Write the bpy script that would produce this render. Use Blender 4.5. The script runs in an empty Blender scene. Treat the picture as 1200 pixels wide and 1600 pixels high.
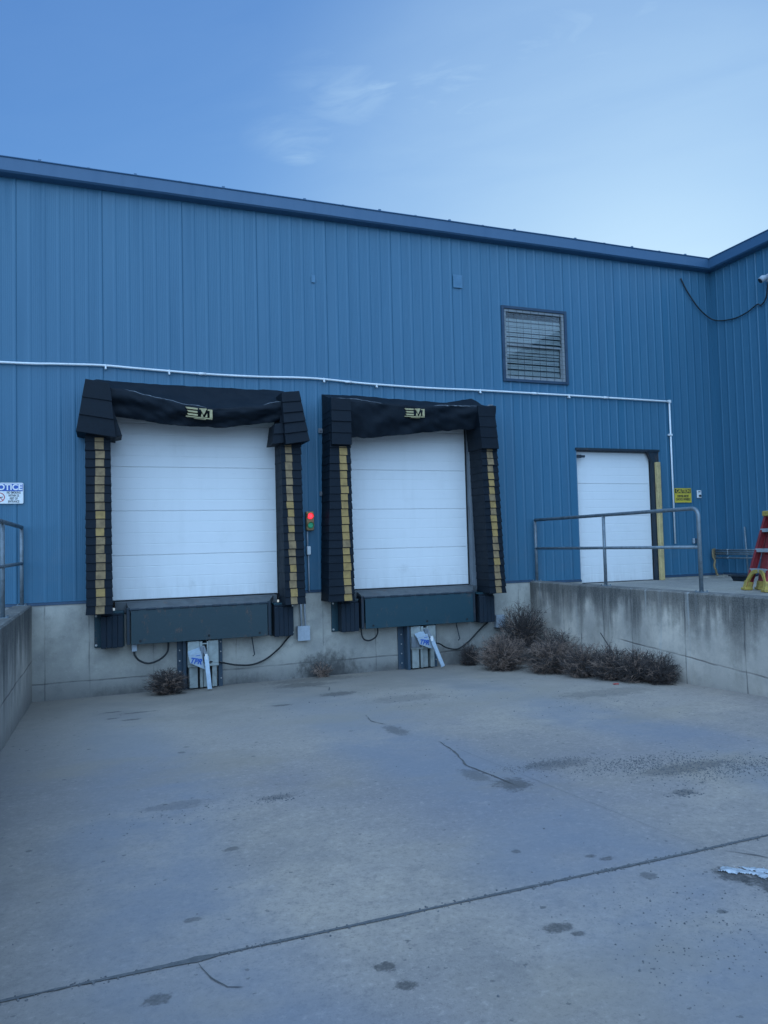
import bpy, bmesh, math, random
from mathutils import Vector, Matrix, noise
R = math.radians
random.seed(7)
S = bpy.context.scene
COL = S.collection

# ------------------------------------------------------------------ helpers
def link(o, parent=None):
    COL.objects.link(o)
    if parent: o.parent = parent
    return o

def tag(o, label=None, cat=None, group=None, kind=None):
    if label: o['label'] = label
    if cat: o['category'] = cat
    if group: o['group'] = group
    if kind: o['kind'] = kind
    return o

def thing(name, label, cat, loc=(0, 0, 0), group=None):
    o = bpy.data.objects.new(name, None)
    o.empty_display_size = .2
    o.location = loc
    link(o)
    return tag(o, label, cat, group)

class MB:
    """collects faces in WORLD coordinates and links them as one mesh object"""
    def __init__(s): s.v = []; s.f = []; s.m = []
    def face(s, idx, mi=0): s.f.append(idx); s.m.append(mi)
    def quad(s, a, b, c, d, mi=0):
        n = len(s.v); s.v += [a, b, c, d]; s.face((n, n+1, n+2, n+3), mi)
    def hexa(s, p, mi=0):
        """p: 8 points, bottom ring 0-3, top ring 4-7"""
        n = len(s.v); s.v += [tuple(q) for q in p]
        for q in ((0,3,2,1),(4,5,6,7),(0,1,5,4),(1,2,6,5),(2,3,7,6),(3,0,4,7)):
            s.face(tuple(n+i for i in q), mi)
    def box(s, x0, x1, y0, y1, z0, z1, mi=0):
        s.hexa([(x0,y0,z0),(x1,y0,z0),(x1,y1,z0),(x0,y1,z0),(x0,y0,z1),(x1,y0,z1),(x1,y1,z1),(x0,y1,z1)], mi)
    def obox(s, a, b, w, h, up=(0,0,1), mi=0):
        """bar from a to b, width w (sideways), height h (along up)"""
        a = Vector(a); b = Vector(b); d = (b-a).normalized(); u = Vector(up)
        sd = d.cross(u).normalized(); u = sd.cross(d).normalized()
        sd *= w/2; u *= h/2
        s.hexa([a-sd-u, a+sd-u, a+sd+u, a-sd+u, b-sd-u, b+sd-u, b+sd+u, b-sd+u], mi)
    def prism(s, pts, y0, y1, mi=0):
        """polygon of (x,z), extruded in y"""
        n = len(s.v); k = len(pts)
        s.v += [(x, y0, z) for x, z in pts] + [(x, y1, z) for x, z in pts]
        s.face(tuple(range(n, n+k)), mi); s.face(tuple(range(n+2*k-1, n+k-1, -1)), mi)
        for i in range(k):
            j = (i+1) % k; s.face((n+j, n+i, n+k+i, n+k+j), mi)
    def tube(s, pts, r, seg=10, cap=True, mi=0):
        pts = [Vector(p) for p in pts]; n0 = len(s.v); N = len(pts)
        rad = r if isinstance(r, (list, tuple)) else [r]*N
        ref = None
        for i, p in enumerate(pts):
            d = (pts[min(i+1, N-1)] - pts[max(i-1, 0)]).normalized()
            if ref is None:
                ref = d.orthogonal().normalized()
            else:
                ref = (ref - d*ref.dot(d))
                ref = ref.normalized() if ref.length > 1e-6 else d.orthogonal().normalized()
            w = d.cross(ref)
            for k in range(seg):
                a = 2*math.pi*k/seg
                s.v.append(tuple(p + (ref*math.cos(a) + w*math.sin(a))*rad[i]))
        for i in range(N-1):
            for k in range(seg):
                k2 = (k+1) % seg; a = n0+i*seg; b = a+seg
                s.face((a+k, a+k2, b+k2, b+k), mi)
        if cap:
            s.face(tuple(n0+k for k in range(seg-1, -1, -1)), mi)
            s.face(tuple(n0+(N-1)*seg+k for k in range(seg)), mi)
    def cyl(s, a, b, r, seg=16, mi=0): s.tube([a, b], r, seg, True, mi)
    def grid(s, fn, nu, nv, mi=0):
        n = len(s.v)
        for j in range(nv+1):
            for i in range(nu+1): s.v.append(tuple(fn(i/nu, j/nv)))
        for j in range(nv):
            for i in range(nu):
                a = n+j*(nu+1)+i; s.face((a, a+1, a+nu+2, a+nu+1), mi)
    def build(s, name, mats, parent=None, smooth=False, bevel=0, autosmooth=None):
        me = bpy.data.meshes.new(name)
        org = Vector(parent_world(parent)) if parent else Vector((0, 0, 0))
        me.from_pydata([tuple(Vector(v)-org) for v in s.v], [], s.f)
        mats = mats if isinstance(mats, (list, tuple)) else [mats]
        for m in mats: me.materials.append(m)
        if len(mats) > 1: me.polygons.foreach_set('material_index', s.m)
        if smooth: me.polygons.foreach_set('use_smooth', [True]*len(me.polygons))
        me.update()
        o = bpy.data.objects.new(name, me); link(o, parent)
        if bevel:
            b = o.modifiers.new('bevel', 'BEVEL'); b.width = bevel; b.segments = 2; b.limit_method = 'ANGLE'; b.angle_limit = R(40)
        return o

def parent_world(o):
    p = Vector((0, 0, 0))
    while o: p += o.location; o = o.parent
    return p

def recentre(o):
    """move a single-mesh thing's origin to the base of its geometry"""
    me = o.data; xs = [v.co for v in me.vertices]
    c = Vector(((min(v.x for v in xs)+max(v.x for v in xs))/2, (min(v.y for v in xs)+max(v.y for v in xs))/2, min(v.z for v in xs)))
    me.transform(Matrix.Translation(-c)); o.location = o.location + c
    return o

def lettering(txt, size, mat, parent, loc, bold=0, width=None, shear=0, rot=None, name='lettering', extrude=.0008, align='CENTER'):
    cu = bpy.data.curves.new('text', 'FONT'); cu.body = txt; cu.size = size; cu.align_x = align; cu.align_y = 'CENTER'
    cu.offset = bold; cu.extrude = extrude; cu.shear = shear; cu.space_line = .95
    t = bpy.data.objects.new('text', cu); COL.objects.link(t)
    bpy.context.view_layer.update()
    me = bpy.data.meshes.new_from_object(t.evaluated_get(bpy.context.evaluated_depsgraph_get()))
    bpy.data.objects.remove(t)
    me.materials.clear(); me.materials.append(mat)
    if width:
        w = max(v.co.x for v in me.vertices)-min(v.co.x for v in me.vertices)
        me.transform(Matrix.Diagonal((width/w, 1, 1, 1)))
    M = rot if rot else Matrix.Rotation(R(90), 4, 'X')
    me.transform(Matrix.Translation(Vector(loc)-parent_world(parent)) @ M)
    me.name = name
    o = bpy.data.objects.new(name, me); link(o, parent); return o

# ------------------------------------------------------------------ materials
def lin(*c): return (*c, 1)
class NT:
    def __init__(s, name):
        s.mat = bpy.data.materials.new(name); s.mat.use_nodes = True
        s.t = s.mat.node_tree; s.t.nodes.clear()
        s.out = s.n('ShaderNodeOutputMaterial'); s.b = s.n('ShaderNodeBsdfPrincipled')
        s.l(s.b.outputs[0], s.out.inputs[0])
    def n(s, k, **p):
        x = s.t.nodes.new(k)
        for a, v in p.items(): setattr(x, a, v)
        return x
    def l(s, a, b): s.t.links.new(a, b)
    def val(s, inp, v):
        if hasattr(v, 'is_output'): s.l(v, inp)
        else: inp.default_value = v
    def math(s, op, a, b=None, c=None, clamp=False):
        x = s.n('ShaderNodeMath', operation=op, use_clamp=clamp)
        s.val(x.inputs[0], a)
        if b is not None: s.val(x.inputs[1], b)
        if c is not None: s.val(x.inputs[2], c)
        return x.outputs[0]
    def mix(s, f, a, b, mode='MIX'):
        x = s.n('ShaderNodeMix', data_type='RGBA', blend_type=mode)
        s.val(x.inputs[0], f); s.val(x.inputs[6], a); s.val(x.inputs[7], b); return x.outputs[2]
    def noise(s, vec, scale, detail=4, rough=.55, dist=0):
        x = s.n('ShaderNodeTexNoise'); x.inputs['Scale'].default_value = scale; x.inputs['Detail'].default_value = detail
        x.inputs['Roughness'].default_value = rough; x.inputs['Distortion'].default_value = dist
        if vec is not None: s.l(vec, x.inputs['Vector'])
        return x.outputs[0]
    def ramp(s, f, lo, hi, a=0., b=1.):
        x = s.n('ShaderNodeMapRange'); x.interpolation_type = 'SMOOTHSTEP'
        s.l(f, x.inputs[0])
        for i, v in enumerate((lo, hi, a, b)): x.inputs[i+1].default_value = v
        return x.outputs[0]
    def pos(s, scale=(1, 1, 1)):
        g = s.n('ShaderNodeNewGeometry')
        if scale == (1, 1, 1): return g.outputs['Position']
        m = s.n('ShaderNodeVectorMath', operation='MULTIPLY'); s.l(g.outputs['Position'], m.inputs[0]); m.inputs[1].default_value = scale
        return m.outputs[0]
    def xyz(s, v):
        x = s.n('ShaderNodeSeparateXYZ'); s.l(v, x.inputs[0]); return x.outputs
    def bump(s, h, strength=.3, dist=.01):
        x = s.n('ShaderNodeBump'); x.inputs['Strength'].default_value = strength; x.inputs['Distance'].default_value = dist
        s.l(h, x.inputs['Height']); s.l(x.outputs[0], s.b.inputs['Normal'])
    def set(s, **k):
        for a, v in k.items(): s.val(s.b.inputs[a.replace('_', ' ')], v)

def worn(name, col, col2=None, rough=.6, metal=0, scale=6, amount=.6, stretch=(1, 1, 1), bump=.15, bscale=40, spec=.5, fine=.12, rust=0):
    """a painted / plastic / metal surface with dirt breaking up its colour"""
    k = NT(name); p = k.pos(stretch)
    n1 = k.ramp(k.noise(p, scale, 5, .6), .35, .75)
    col2 = col2 or tuple(c*.6 for c in col)
    c = k.mix(k.math('MULTIPLY', n1, amount), lin(*col), lin(*col2))
    n2 = k.noise(k.pos(), bscale, 3)
    c = k.mix(fine, c, k.mix(k.ramp(n2, .3, .7), lin(*(x*.5 for x in col)), lin(*(min(1, x*1.4) for x in col))))
    if rust:
        rr = k.math('MULTIPLY', k.ramp(k.noise(k.pos((1, 1, .55)), 7, 8, .75), .54, .68), rust)
        c = k.mix(rr, c, k.mix(k.ramp(n2, .35, .65), lin(.085, .042, .026), lin(.19, .10, .06)))
        scr = k.ramp(k.noise(k.pos((1.2, 1, 30)), 2.2, 5, .7), .62, .72)
        c = k.mix(k.math('MULTIPLY', scr, rust*.55), c, lin(*(min(1, x*2.6+.03) for x in col)))
    k.set(Base_Color=c, Roughness=k.ramp(n1, 0, 1, rough, min(1, rough+.15)), Metallic=metal, Specular_IOR_Level=spec)
    if bump: k.bump(n2, bump, .003)
    return k.mat

M = {}
# blue painted ribbed steel
def cladding(name, col, dirt=1.):
    k = NT(name); p = k.pos(); x, y, z = k.xyz(p)
    big = k.ramp(k.noise(p, .35, 3), .3, .7)
    streak = k.ramp(k.noise(k.pos((7, 7, .25)), 1., 5, .6), .4, .8)
    low = k.ramp(z, 3.2, 1.3)
    spat = k.ramp(k.noise(p, 2.2, 6, .7), .45, .8)
    c = k.mix(k.math('MULTIPLY', big, .3), lin(*col), lin(col[0]*1.25, col[1]*1.12, col[2]*1.02))
    c = k.mix(k.math('MULTIPLY', streak, .34*dirt), c, lin(col[0]*.7, col[1]*.72, col[2]*.75))
    c = k.mix(k.math('MULTIPLY', k.math('MULTIPLY', low, spat), .28*dirt), c, lin(.12, .16, .2))
    chalk = k.ramp(k.noise(k.pos((1, 1, .4)), 3.5, 7, .75), .6, .9)
    c = k.mix(k.math('MULTIPLY', chalk, .12), c, lin(.3, .38, .46))
    k.set(Base_Color=c, Roughness=k.ramp(streak, 0, 1, .38, .52), Specular_IOR_Level=.45)
    k.bump(k.math('ADD', k.noise(k.pos((2.5, 2.5, .6)), 1.1, 2), k.math('MULTIPLY', k.noise(p, 90, 2), .01)), .75, .014)
    return k.mat
M['blue'] = cladding('blue_cladding', (.038, .135, .220))
M['trim'] = cladding('blue_trim', (.042, .108, .195), .4)
M['patch'] = worn('patch_paint', (.075, .185, .285), rough=.55, amount=.3)
M['basetrim'] = worn('base_trim', (.02, .05, .09), rough=.6)
M['roof'] = worn('roof_metal', (.12, .17, .25), rough=.5)

def concrete(name, base, axis, top=1.29, streaks=True, lines=(), hline=None, smudge=()):
    """formed concrete: axis = world axis that runs along the wall ('x' or 'y')"""
    k = NT(name); p = k.pos(); X, Y, Z = k.xyz(p); A = X if axis == 'x' else Y
    b = base
    n1 = k.noise(p, 1.3, 6, .62); n2 = k.noise(p, 9, 6, .65); n3 = k.noise(p, 55, 3)
    c = k.mix(k.ramp(n1, .35, .68), lin(b[0]*.72, b[1]*.74, b[2]*.76), lin(b[0]*1.12, b[1]*1.12, b[2]*1.1))
    c = k.mix(k.ramp(n2, .5, .75, 0, .45), c, lin(b[0]*.55, b[1]*.57, b[2]*.6))
    c = k.mix(k.ramp(n3, .62, .75, 0, .35), c, lin(b[0]*1.4, b[1]*1.4, b[2]*1.4))
    # run-off streaks from the top edge
    if streaks:
        st = k.noise(k.pos((11, 11, .6)), 1., 6, .75); st2 = k.math('ADD', k.math('MULTIPLY', k.noise(k.pos((2.2, 2.2, .15)), 1., 3, .6), .8), k.math('MULTIPLY', k.noise(p, 5, 5, .7), .2))
        fall = k.math('SUBTRACT', top, Z)
        reach = k.ramp(st2, .3, .68, .16, 1.15)
        m = k.ramp(k.math('DIVIDE', fall, reach), .15, 1.1, 1., 0.)
        m = k.math('MULTIPLY', m, k.ramp(st, .27, .55, .28, 1.))
        m = k.math('MAXIMUM', m, k.math('MULTIPLY', k.ramp(k.math('ADD', fall, k.math('MULTIPLY', n2, -.2)), -.02, .22, 1., 0.), .9))
        c = k.mix(k.math('MULTIPLY', m, .88), c, k.mix(k.ramp(n3, .35, .65), lin(.04, .042, .042), lin(.10, .10, .095)))
        eff = k.math('MULTIPLY', k.ramp(k.noise(k.pos((14, 14, .5)), 1., 3, .6), .56, .74), k.ramp(n1, .4, .6))
        c = k.mix(k.math('MULTIPLY', eff, .5), c, lin(.5, .5, .48))
    # splash of damp along the bottom
    d = k.math('MULTIPLY', k.ramp(k.math('ADD', Z, k.math('MULTIPLY', n1, -.5)), -.28, .18, 1., 0.), .55)
    c = k.mix(d, c, lin(.08, .08, .085))
    wob = k.math('MULTIPLY', k.math('SUBTRACT', k.noise(p, 1.7, 4), .5), .05)
    h = k.math('MULTIPLY', n2, .5)
    for a in lines:
        t = k.math('ABSOLUTE', k.math('SUBTRACT', k.math('ADD', A, wob), a))
        g = k.math('MULTIPLY', k.ramp(t, .001, .014, 1., 0.), k.ramp(k.noise(k.pos((1, 1, 1)), 3.1, 4), .35, .65, .15, 1.))
        c = k.mix(k.math('MULTIPLY', g, .72 if streaks else .5), c, lin(.05, .05, .055)); h = k.math('SUBTRACT', h, k.math('MULTIPLY', g, .3))
    if hline is not None:
        zz = k.math('ADD', k.math('SUBTRACT', Z, hline[0]), k.math('MULTIPLY', A, hline[1]))
        t = k.math('ABSOLUTE', k.math('ADD', zz, wob))
        g = k.math('MULTIPLY', k.math('MULTIPLY', k.ramp(t, .002, .016, 1., 0.), k.ramp(k.noise(p, 2.3, 4), .3, .6, .25, 1.)), k.ramp(A, hline[2], hline[2]+.3, 1., 0.) if len(hline) > 2 else 1.)
        c = k.mix(k.math('MULTIPLY', g, .6), c, lin(.045, .045, .05)); h = k.math('SUBTRACT', h, k.math('MULTIPLY', g, .6))
    bl = k.ramp(k.noise(k.pos((1, 1, .6)), 2.6, 7, .7), .48, .72)
    c = k.mix(k.math('MULTIPLY', bl, .4), c, lin(b[0]*.5, b[1]*.5, b[2]*.5))
    for sx, sz, rx, rz, dk in smudge:
        dx = k.math('DIVIDE', k.math('SUBTRACT', A, sx), rx); dz = k.math('DIVIDE', k.math('SUBTRACT', Z, sz), rz)
        r = k.math('ADD', k.math('SQRT', k.math('ADD', k.math('MULTIPLY', dx, dx), k.math('MULTIPLY', dz, dz))), k.math('MULTIPLY', k.math('SUBTRACT', k.noise(k.pos((1.6, 1.6, 1)), 7, 6, .72), .5), 1.8))
        c = k.mix(k.ramp(r, .1, 1.15, dk, 0.), c, lin(.05, .048, .046))
    k.set(Base_Color=c, Roughness=.88, Specular_IOR_Level=.25)
    k.bump(k.math('ADD', h, k.math('MULTIPLY', n3, .15)), .6, .012)
    return k.mat
CB = (.43, .40, .35)
M['found'] = concrete('foundation_concrete', CB, 'x', streaks=False, lines=(-.78, -.22, .62, 1.78, 3.1, 3.95, 5.6, 6.55), hline=(.22, 0), smudge=((3.2, .02, .62, .42, .85), (2.95, .0, .3, .35, .6), (4.2, 0, .5, .14, .5), (1.9, 0, .5, .16, .5), (.2, 0, .6, .14, .5), (5.4, .1, .5, .3, .5)))
M['retR'] = concrete('right_wall_concrete', (.64, .55, .46), 'y', lines=(-.38, -1.0, -1.45, -2.0, -2.62, -3.62, -4.55), hline=(.70, -.06, -2.5))
M['retL'] = concrete('left_wall_concrete', (.52, .46, .395), 'y', lines=(-.7, -1.5, -2.3, -3.2), hline=(.55, .0))

def slab(name, base, stains=(), lanes=False):
    k = NT(name); p = k.pos(); X, Y, Z = k.xyz(p); b = base
    n0 = k.noise(p, .28, 4, .6); n1 = k.noise(p, 1.1, 7, .62); n2 = k.noise(p, 6, 7, .7); n3 = k.noise(p, 70, 4, .7); n4 = k.noise(p, 260, 2)
    c = k.mix(k.ramp(n0, .32, .68), lin(b[0]*.66, b[1]*.70, b[2]*.80), lin(b[0]*1.26, b[1]*1.2, b[2]*1.06))
    c = k.mix(k.ramp(n1, .38, .68, 0, .75), c, lin(b[0]*.72, b[1]*.74, b[2]*.76))
    c = k.mix(k.ramp(n2, .5, .74, 0, .48), c, lin(b[0]*.55, b[1]*.57, b[2]*.6))
    c = k.mix(k.ramp(n2, .42, .25, 0, .25), c, lin(b[0]*1.35, b[1]*1.33, b[2]*1.28))
    c = k.mix(k.ramp(n3, .52, .70, 0, .6), c, lin(b[0]*.5, b[1]*.5, b[2]*.5))
    n6 = k.noise(p, 27, 6, .75)
    c = k.mix(k.ramp(n6, .50, .68, 0, .7), c, lin(b[0]*.6, b[1]*.61, b[2]*.63))
    c = k.mix(k.ramp(n6, .47, .30, 0, .55), c, lin(b[0]*1.4, b[1]*1.38, b[2]*1.34))
    c = k.mix(k.ramp(n4, .6, .72, 0, .35), c, lin(b[0]*1.6, b[1]*1.6, b[2]*1.6))
    if lanes:
        # tyre-polished lanes running to the two docks
        for cx, w, tl in ((.15, .75, .02), (2.55, .8, -.03), (4.6, .7, .0)):
            t = k.math('ABSOLUTE', k.math('SUBTRACT', k.math('ADD', X, k.math('ADD', k.math('MULTIPLY', k.math('SUBTRACT', n0, .5), 1.2), k.math('MULTIPLY', Y, tl))), cx))
            g = k.math('MULTIPLY', k.ramp(t, w*.25, w, 1., 0.), k.ramp(n1, .3, .6, .4, 1))
            c = k.mix(k.math('MULTIPLY', g, .6), c, lin(.20, .215, .25))
        # silt and damp in the low strip against the building
        lft = k.math('MULTIPLY', k.ramp(k.math('ADD', X, k.math('MULTIPLY', n1, .8)), 1.0, -.7, 0, 1.), k.ramp(n2, .3, .6, .5, 1.))
        c = k.mix(k.math('MULTIPLY', lft, .6), c, lin(.19, .175, .155))
        wet = k.ramp(k.math('ADD', Y, k.math('MULTIPLY', k.math('SUBTRACT', n1, .5), 2.6)), -3.0, -.5)
        c = k.mix(k.math('MULTIPLY', wet, .75), c, lin(.135, .118, .098))
        brn = k.ramp(k.noise(k.pos((.6, 1, 1)), .8, 5, .6), .5, .7)
        c = k.mix(k.math('MULTIPLY', brn, .45), c, lin(.30, .24, .175))
        far = k.ramp(k.math('ADD', Y, k.math('MULTIPLY', n1, 1.2)), -4.6, -2.2)
        c = k.mix(k.math('MULTIPLY', far, .4), c, lin(.30, .265, .225))
    n5 = k.math('ADD', k.math('MULTIPLY', k.noise(p, 11, 6, .7), .6), k.math('MULTIPLY', k.noise(p, 38, 5, .7), .4))
    for (sx, sy, rx, ry, dk) in stains:
        dx = k.math('DIVIDE', k.math('SUBTRACT', X, sx), rx); dy = k.math('DIVIDE', k.math('SUBTRACT', Y, sy), ry)
        r = k.math('SQRT', k.math('ADD', k.math('MULTIPLY', dx, dx), k.math('MULTIPLY', dy, dy)))
        r = k.math('ADD', r, k.math('MULTIPLY', k.math('SUBTRACT', n5, .5), 3.0))
        m = k.math('MULTIPLY', k.ramp(r, .5, .98, dk*.9, 0.), k.ramp(n3, .3, .6, .7, 1.))
        c = k.mix(m, c, lin(.06, .056, .052))
    # random small oil drips, fine pits and pale scratches
    for sc, thr, dk in ((3.1, .10, .75), (7.5, .16, .7), (17., .2, .6)):
        v = k.n('ShaderNodeTexVoronoi'); v.inputs['Scale'].default_value = sc; v.inputs['Randomness'].default_value = 1
        wp = k.n('ShaderNodeVectorMath', operation='MULTIPLY_ADD'); k.l(p, wp.inputs[0]); wp.inputs[1].default_value = (1, 1, .2)
        cv = k.n('ShaderNodeCombineXYZ'); k.l(k.math('MULTIPLY', n3, .05), cv.inputs[0]); k.l(k.math('MULTIPLY', n5, .06), cv.inputs[1]); k.l(cv.outputs[0], wp.inputs[2])
        k.l(wp.outputs[0], v.inputs['Vector'])
        rc = k.n('ShaderNodeSeparateColor'); k.l(v.outputs['Color'], rc.inputs[0])
        on = k.math('GREATER_THAN', rc.outputs[0], .8); rad = k.math('MULTIPLY', rc.outputs[1], thr)
        m = k.math('MULTIPLY', on, k.ramp(k.math('SUBTRACT', v.outputs['Distance'], rad), -.03, .02, dk, 0.))
        c = k.mix(m, c, lin(.10, .095, .09))
    c = k.mix(k.math('MULTIPLY', k.ramp(k.noise(k.pos((1, 16, 1)), 1.6, 6, .7), .64, .76), .25), c, lin(b[0]*1.35, b[1]*1.38, b[2]*1.42))
    k.set(Base_Color=c, Roughness=k.ramp(n1, .3, .7, .78, .92), Specular_IOR_Level=.28)
    k.bump(k.math('ADD', k.math('MULTIPLY', n3, .6), k.math('MULTIPLY', n2, .6)), .35, .006)
    return k.mat
STAINS = [(2.8,-1.79,.3,.2,.7),(1.95,-2.21,.16,.07,.75),(2.6,-.75,.5,.25,.6),(2.62,-4.25,.12,.3,.6),(2.68,-6.35,.16,.2,.75),
          (2.55,-6.0,.1,.25,.5),(3.25,-6.05,.35,.16,.45),(4.0,-6.6,.55,.14,.5),(3.55,-7.05,.12,.08,.6),(1.1,-5.85,.14,.07,.45),
          (1.0,-8.24,.05,.04,.85),(1.03,-8.40,.055,.05,.85),(1.77,-8.26,.085,.05,.85),(1.82,-8.34,.035,.03,.8),(.17,-8.1,.07,.045,.7),
          (2.82,-8.17,.10,.12,.95),(2.90,-8.30,.13,.15,.95),(3.0,-8.46,.13,.17,.9),(2.47,-8.0,.05,.05,.6),(2.36,-7.68,.05,.03,.7),(2.42,-7.74,.05,.03,.7),
          (.35,-7.5,.05,.03,.6),(.05,-1.5,.14,.05,.8),(.35,-1.7,.25,.05,.7),(.05,-1.95,.09,.05,.75),(.25,-2.15,.13,.06,.75),
          (.62,-4.1,.04,.04,.6),(.68,-3.9,.04,.04,.6),(2.9,-.35,.9,.3,.5),(5.6,-3.6,.8,.3,.35),(3.4,-2.6,.6,.3,.3),(.45,-5.7,.3,.12,.35),(2.05,-7.45,.03,.03,.6),(.66,-6.7,.06,.04,.6)]
M['slab'] = slab('bay_concrete', (.355, .300, .262), STAINS, True)
M['apron'] = slab('platform_concrete', (.31, .285, .255), [(7.6, -1.5, .6, .4, .4), (8.2, -3.4, .5, .3, .35)])

# doors
def door_paint():
    k = NT('white_door_paint'); p = k.pos(); X, Y, Z = k.xyz(p)
    n = k.ramp(k.noise(k.pos((5, 5, .5)), 1., 5, .65), .45, .8); n2 = k.ramp(k.noise(p, 2.5, 6, .7), .5, .8)
    c = k.mix(k.math('MULTIPLY', n, .12), lin(.77, .77, .76), lin(.5, .5, .47))
    c = k.mix(k.math('MULTIPLY', n2, .12), c, lin(.45, .44, .4))
    gr = k.math('MULTIPLY', k.ramp(k.math('ADD', Z, k.math('MULTIPLY', n2, -.5)), 1.1, 1.75, 1., 0.), k.ramp(k.noise(k.pos((9, 9, 1.2)), 1., 6, .7), .35, .7, .1, 1.))
    c = k.mix(k.math('MULTIPLY', gr, .3), c, lin(.36, .34, .3))
    sc = k.ramp(k.noise(k.pos((1.2, 1, 22)), 3., 4, .7), .66, .8)
    c = k.mix(k.math('MULTIPLY', sc, .3), c, lin(.4, .4, .4))
    k.set(Base_Color=c, Roughness=.5, Specular_IOR_Level=.35); k.bump(k.noise(p, 160, 2), .12, .002); return k.mat
M['door'] = door_paint()
M['seal'] = worn('black_rubber_seal', (.012, .014, .016), rough=.7)
M['jamb'] = worn('grey_steel_jamb', rust=0.3, col=(.17, .19, .21), col2=(.07, .08, .09), rough=.5, stretch=(4, 4, .5))
M['vinyl'] = worn('black_vinyl', (.0030, .0075, .0135), (.013, .019, .026), rough=.6, scale=5, amount=.8, bump=.6, bscale=45, spec=.2, fine=.3)
M['vinyl2'] = worn('worn_vinyl_edge', (.0035, .008, .014), (.013, .019, .026), rough=.6, scale=9, amount=.9, spec=.2, fine=.3)
M['scuff'] = worn('pale_scuffed_edge', (.17, .19, .21), (.03, .035, .04), rough=.6, scale=14, amount=.9)
M['yellow'] = worn('faded_yellow_vinyl', (.36, .22, .065), (.20, .13, .05), rough=.65, scale=9, amount=.85)
M['yellow2'] = worn('dirty_yellow_vinyl', (.27, .175, .08), (.12, .083, .048), rough=.7, scale=9, amount=.85)
M['logo'] = worn('pale_yellow_print', (.44, .37, .19), (.24, .21, .13), rough=.6, scale=25)
M['ink'] = worn('black_print', (.014, .018, .024), rough=.6)
M['steelgreen'] = worn('green_leveler_paint', rust=0.32, col=(.005, .040, .056), col2=(.010, .046, .062), rough=.5, scale=5, amount=.7, stretch=(1, 1, 1))
M['steelworn'] = worn('worn_leveler_paint', rust=0.6, col=(.014, .036, .044), col2=(.028, .050, .057), rough=.55, scale=3, amount=.8)
M['deck'] = worn('deck_plate', rust=0.5, col=(.09, .10, .105), col2=(.045, .05, .055), rough=.6, scale=5, bump=.4)
M['dark'] = worn('dark_steel', rust=0.4, col=(.010, .022, .034), col2=(.02, .032, .042), rough=.6)
M['rubber'] = worn('bumper_rubber', (.006, .014, .024), (.012, .024, .036), rough=.85, scale=8, bump=.4)
M['navy'] = worn('navy_steel', rust=0.4, col=(.03, .06, .09), col2=(.06, .075, .09), rough=.5, scale=7)
M['galv'] = worn('galvanised_steel', rust=0.35, col=(.36, .39, .37), col2=(.2, .215, .2), rough=.5, metal=.35, scale=10, amount=.8)
M['galvblue'] = worn('pale_steel', (.42, .5, .57), (.25, .31, .37), rough=.4, metal=.3, scale=10, amount=.6)
M['rail'] = worn('galvanised_pipe', rust=0.22, col=(.20, .24, .265), col2=(.11, .135, .15), rough=.5, metal=.35, scale=12, amount=.8)
M['bolt'] = worn('bolt_zinc', (.5, .5, .48), rough=.4, metal=.6)
M['pvc'] = worn('white_pvc', (.74, .76, .76), (.5, .52, .52), rough=.45, scale=4, amount=.5)
M['boxgrey'] = worn('grey_enclosure', (.38, .42, .46), (.27, .3, .33), rough=.5)
M['hose'] = worn('black_hose', (.012, .014, .016), rough=.6)
M['white'] = worn('white_sign_face', (.78, .78, .76), (.62, .62, .6), rough=.4, amount=.4)
M['signblue'] = worn('blue_print', (.02, .10, .42), rough=.45)
M['signred'] = worn('red_print', (.50, .06, .06), rough=.45)
M['signyellow'] = worn('yellow_sign_face', (.66, .50, .05), (.5, .38, .06), rough=.45)
M['guard'] = worn('yellow_guard_paint', rust=0.5, col=(.56, .41, .18), col2=(.36, .27, .13), rough=.6, scale=6, amount=.8)
M['red'] = worn('red_fibreglass', (.26, .016, .022), (.13, .02, .022), rough=.55, scale=14, amount=.9)
M['ladyellow'] = worn('yellow_plastic', (.46, .32, .06), (.22, .17, .06), rough=.6, scale=18, amount=.9)
M['alu'] = worn('aluminium', (.5, .52, .53), (.36, .38, .4), rough=.4, metal=.6)
M['winframe'] = worn('window_aluminium', (.24, .26, .27), (.16, .18, .19), rough=.5)
M['slat'] = worn('blind_slat', (.82, .81, .78), (.66, .66, .63), rough=.6)
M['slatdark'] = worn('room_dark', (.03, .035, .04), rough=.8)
M['wire'] = worn('grille_wire', (.05, .06, .065), rough=.5)
M['strap'] = worn('tan_strap', (.22, .16, .08), (.12, .09, .05), rough=.8, scale=30)
M['amber'] = worn('signal_housing', (.40, .24, .10), (.25, .18, .1), rough=.6)
M['ice'] = worn('dirty_ice', (.46, .48, .50), (.20, .20, .20), rough=.35, scale=26, amount=1, fine=.4, bump=.6, bscale=50)
M['twig'] = worn('dry_twig', (.048, .038, .035), (.085, .066, .058), rough=.9, scale=12, bump=0)
M['twiglight'] = worn('pale_dry_twig', (.27, .18, .135), (.16, .115, .09), rough=.9, scale=12, bump=0)
M['stick'] = worn('bare_stick', (.07, .06, .055), rough=.9)
M['pebble'] = worn('gravel', (.10, .10, .105), (.22, .21, .2), rough=.9, scale=60, amount=1)
M['jointfill'] = worn('joint_filler', (.10, .10, .10), (.19, .18, .17), rough=.95, scale=30, bump=.8, bscale=90)
M['crackfill'] = worn('crack_fill', (.09, .085, .08), (.16, .15, .14), rough=.95, scale=14)
M['stone'] = worn('litter_red', (.38, .05, .04), rough=.6)
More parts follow.
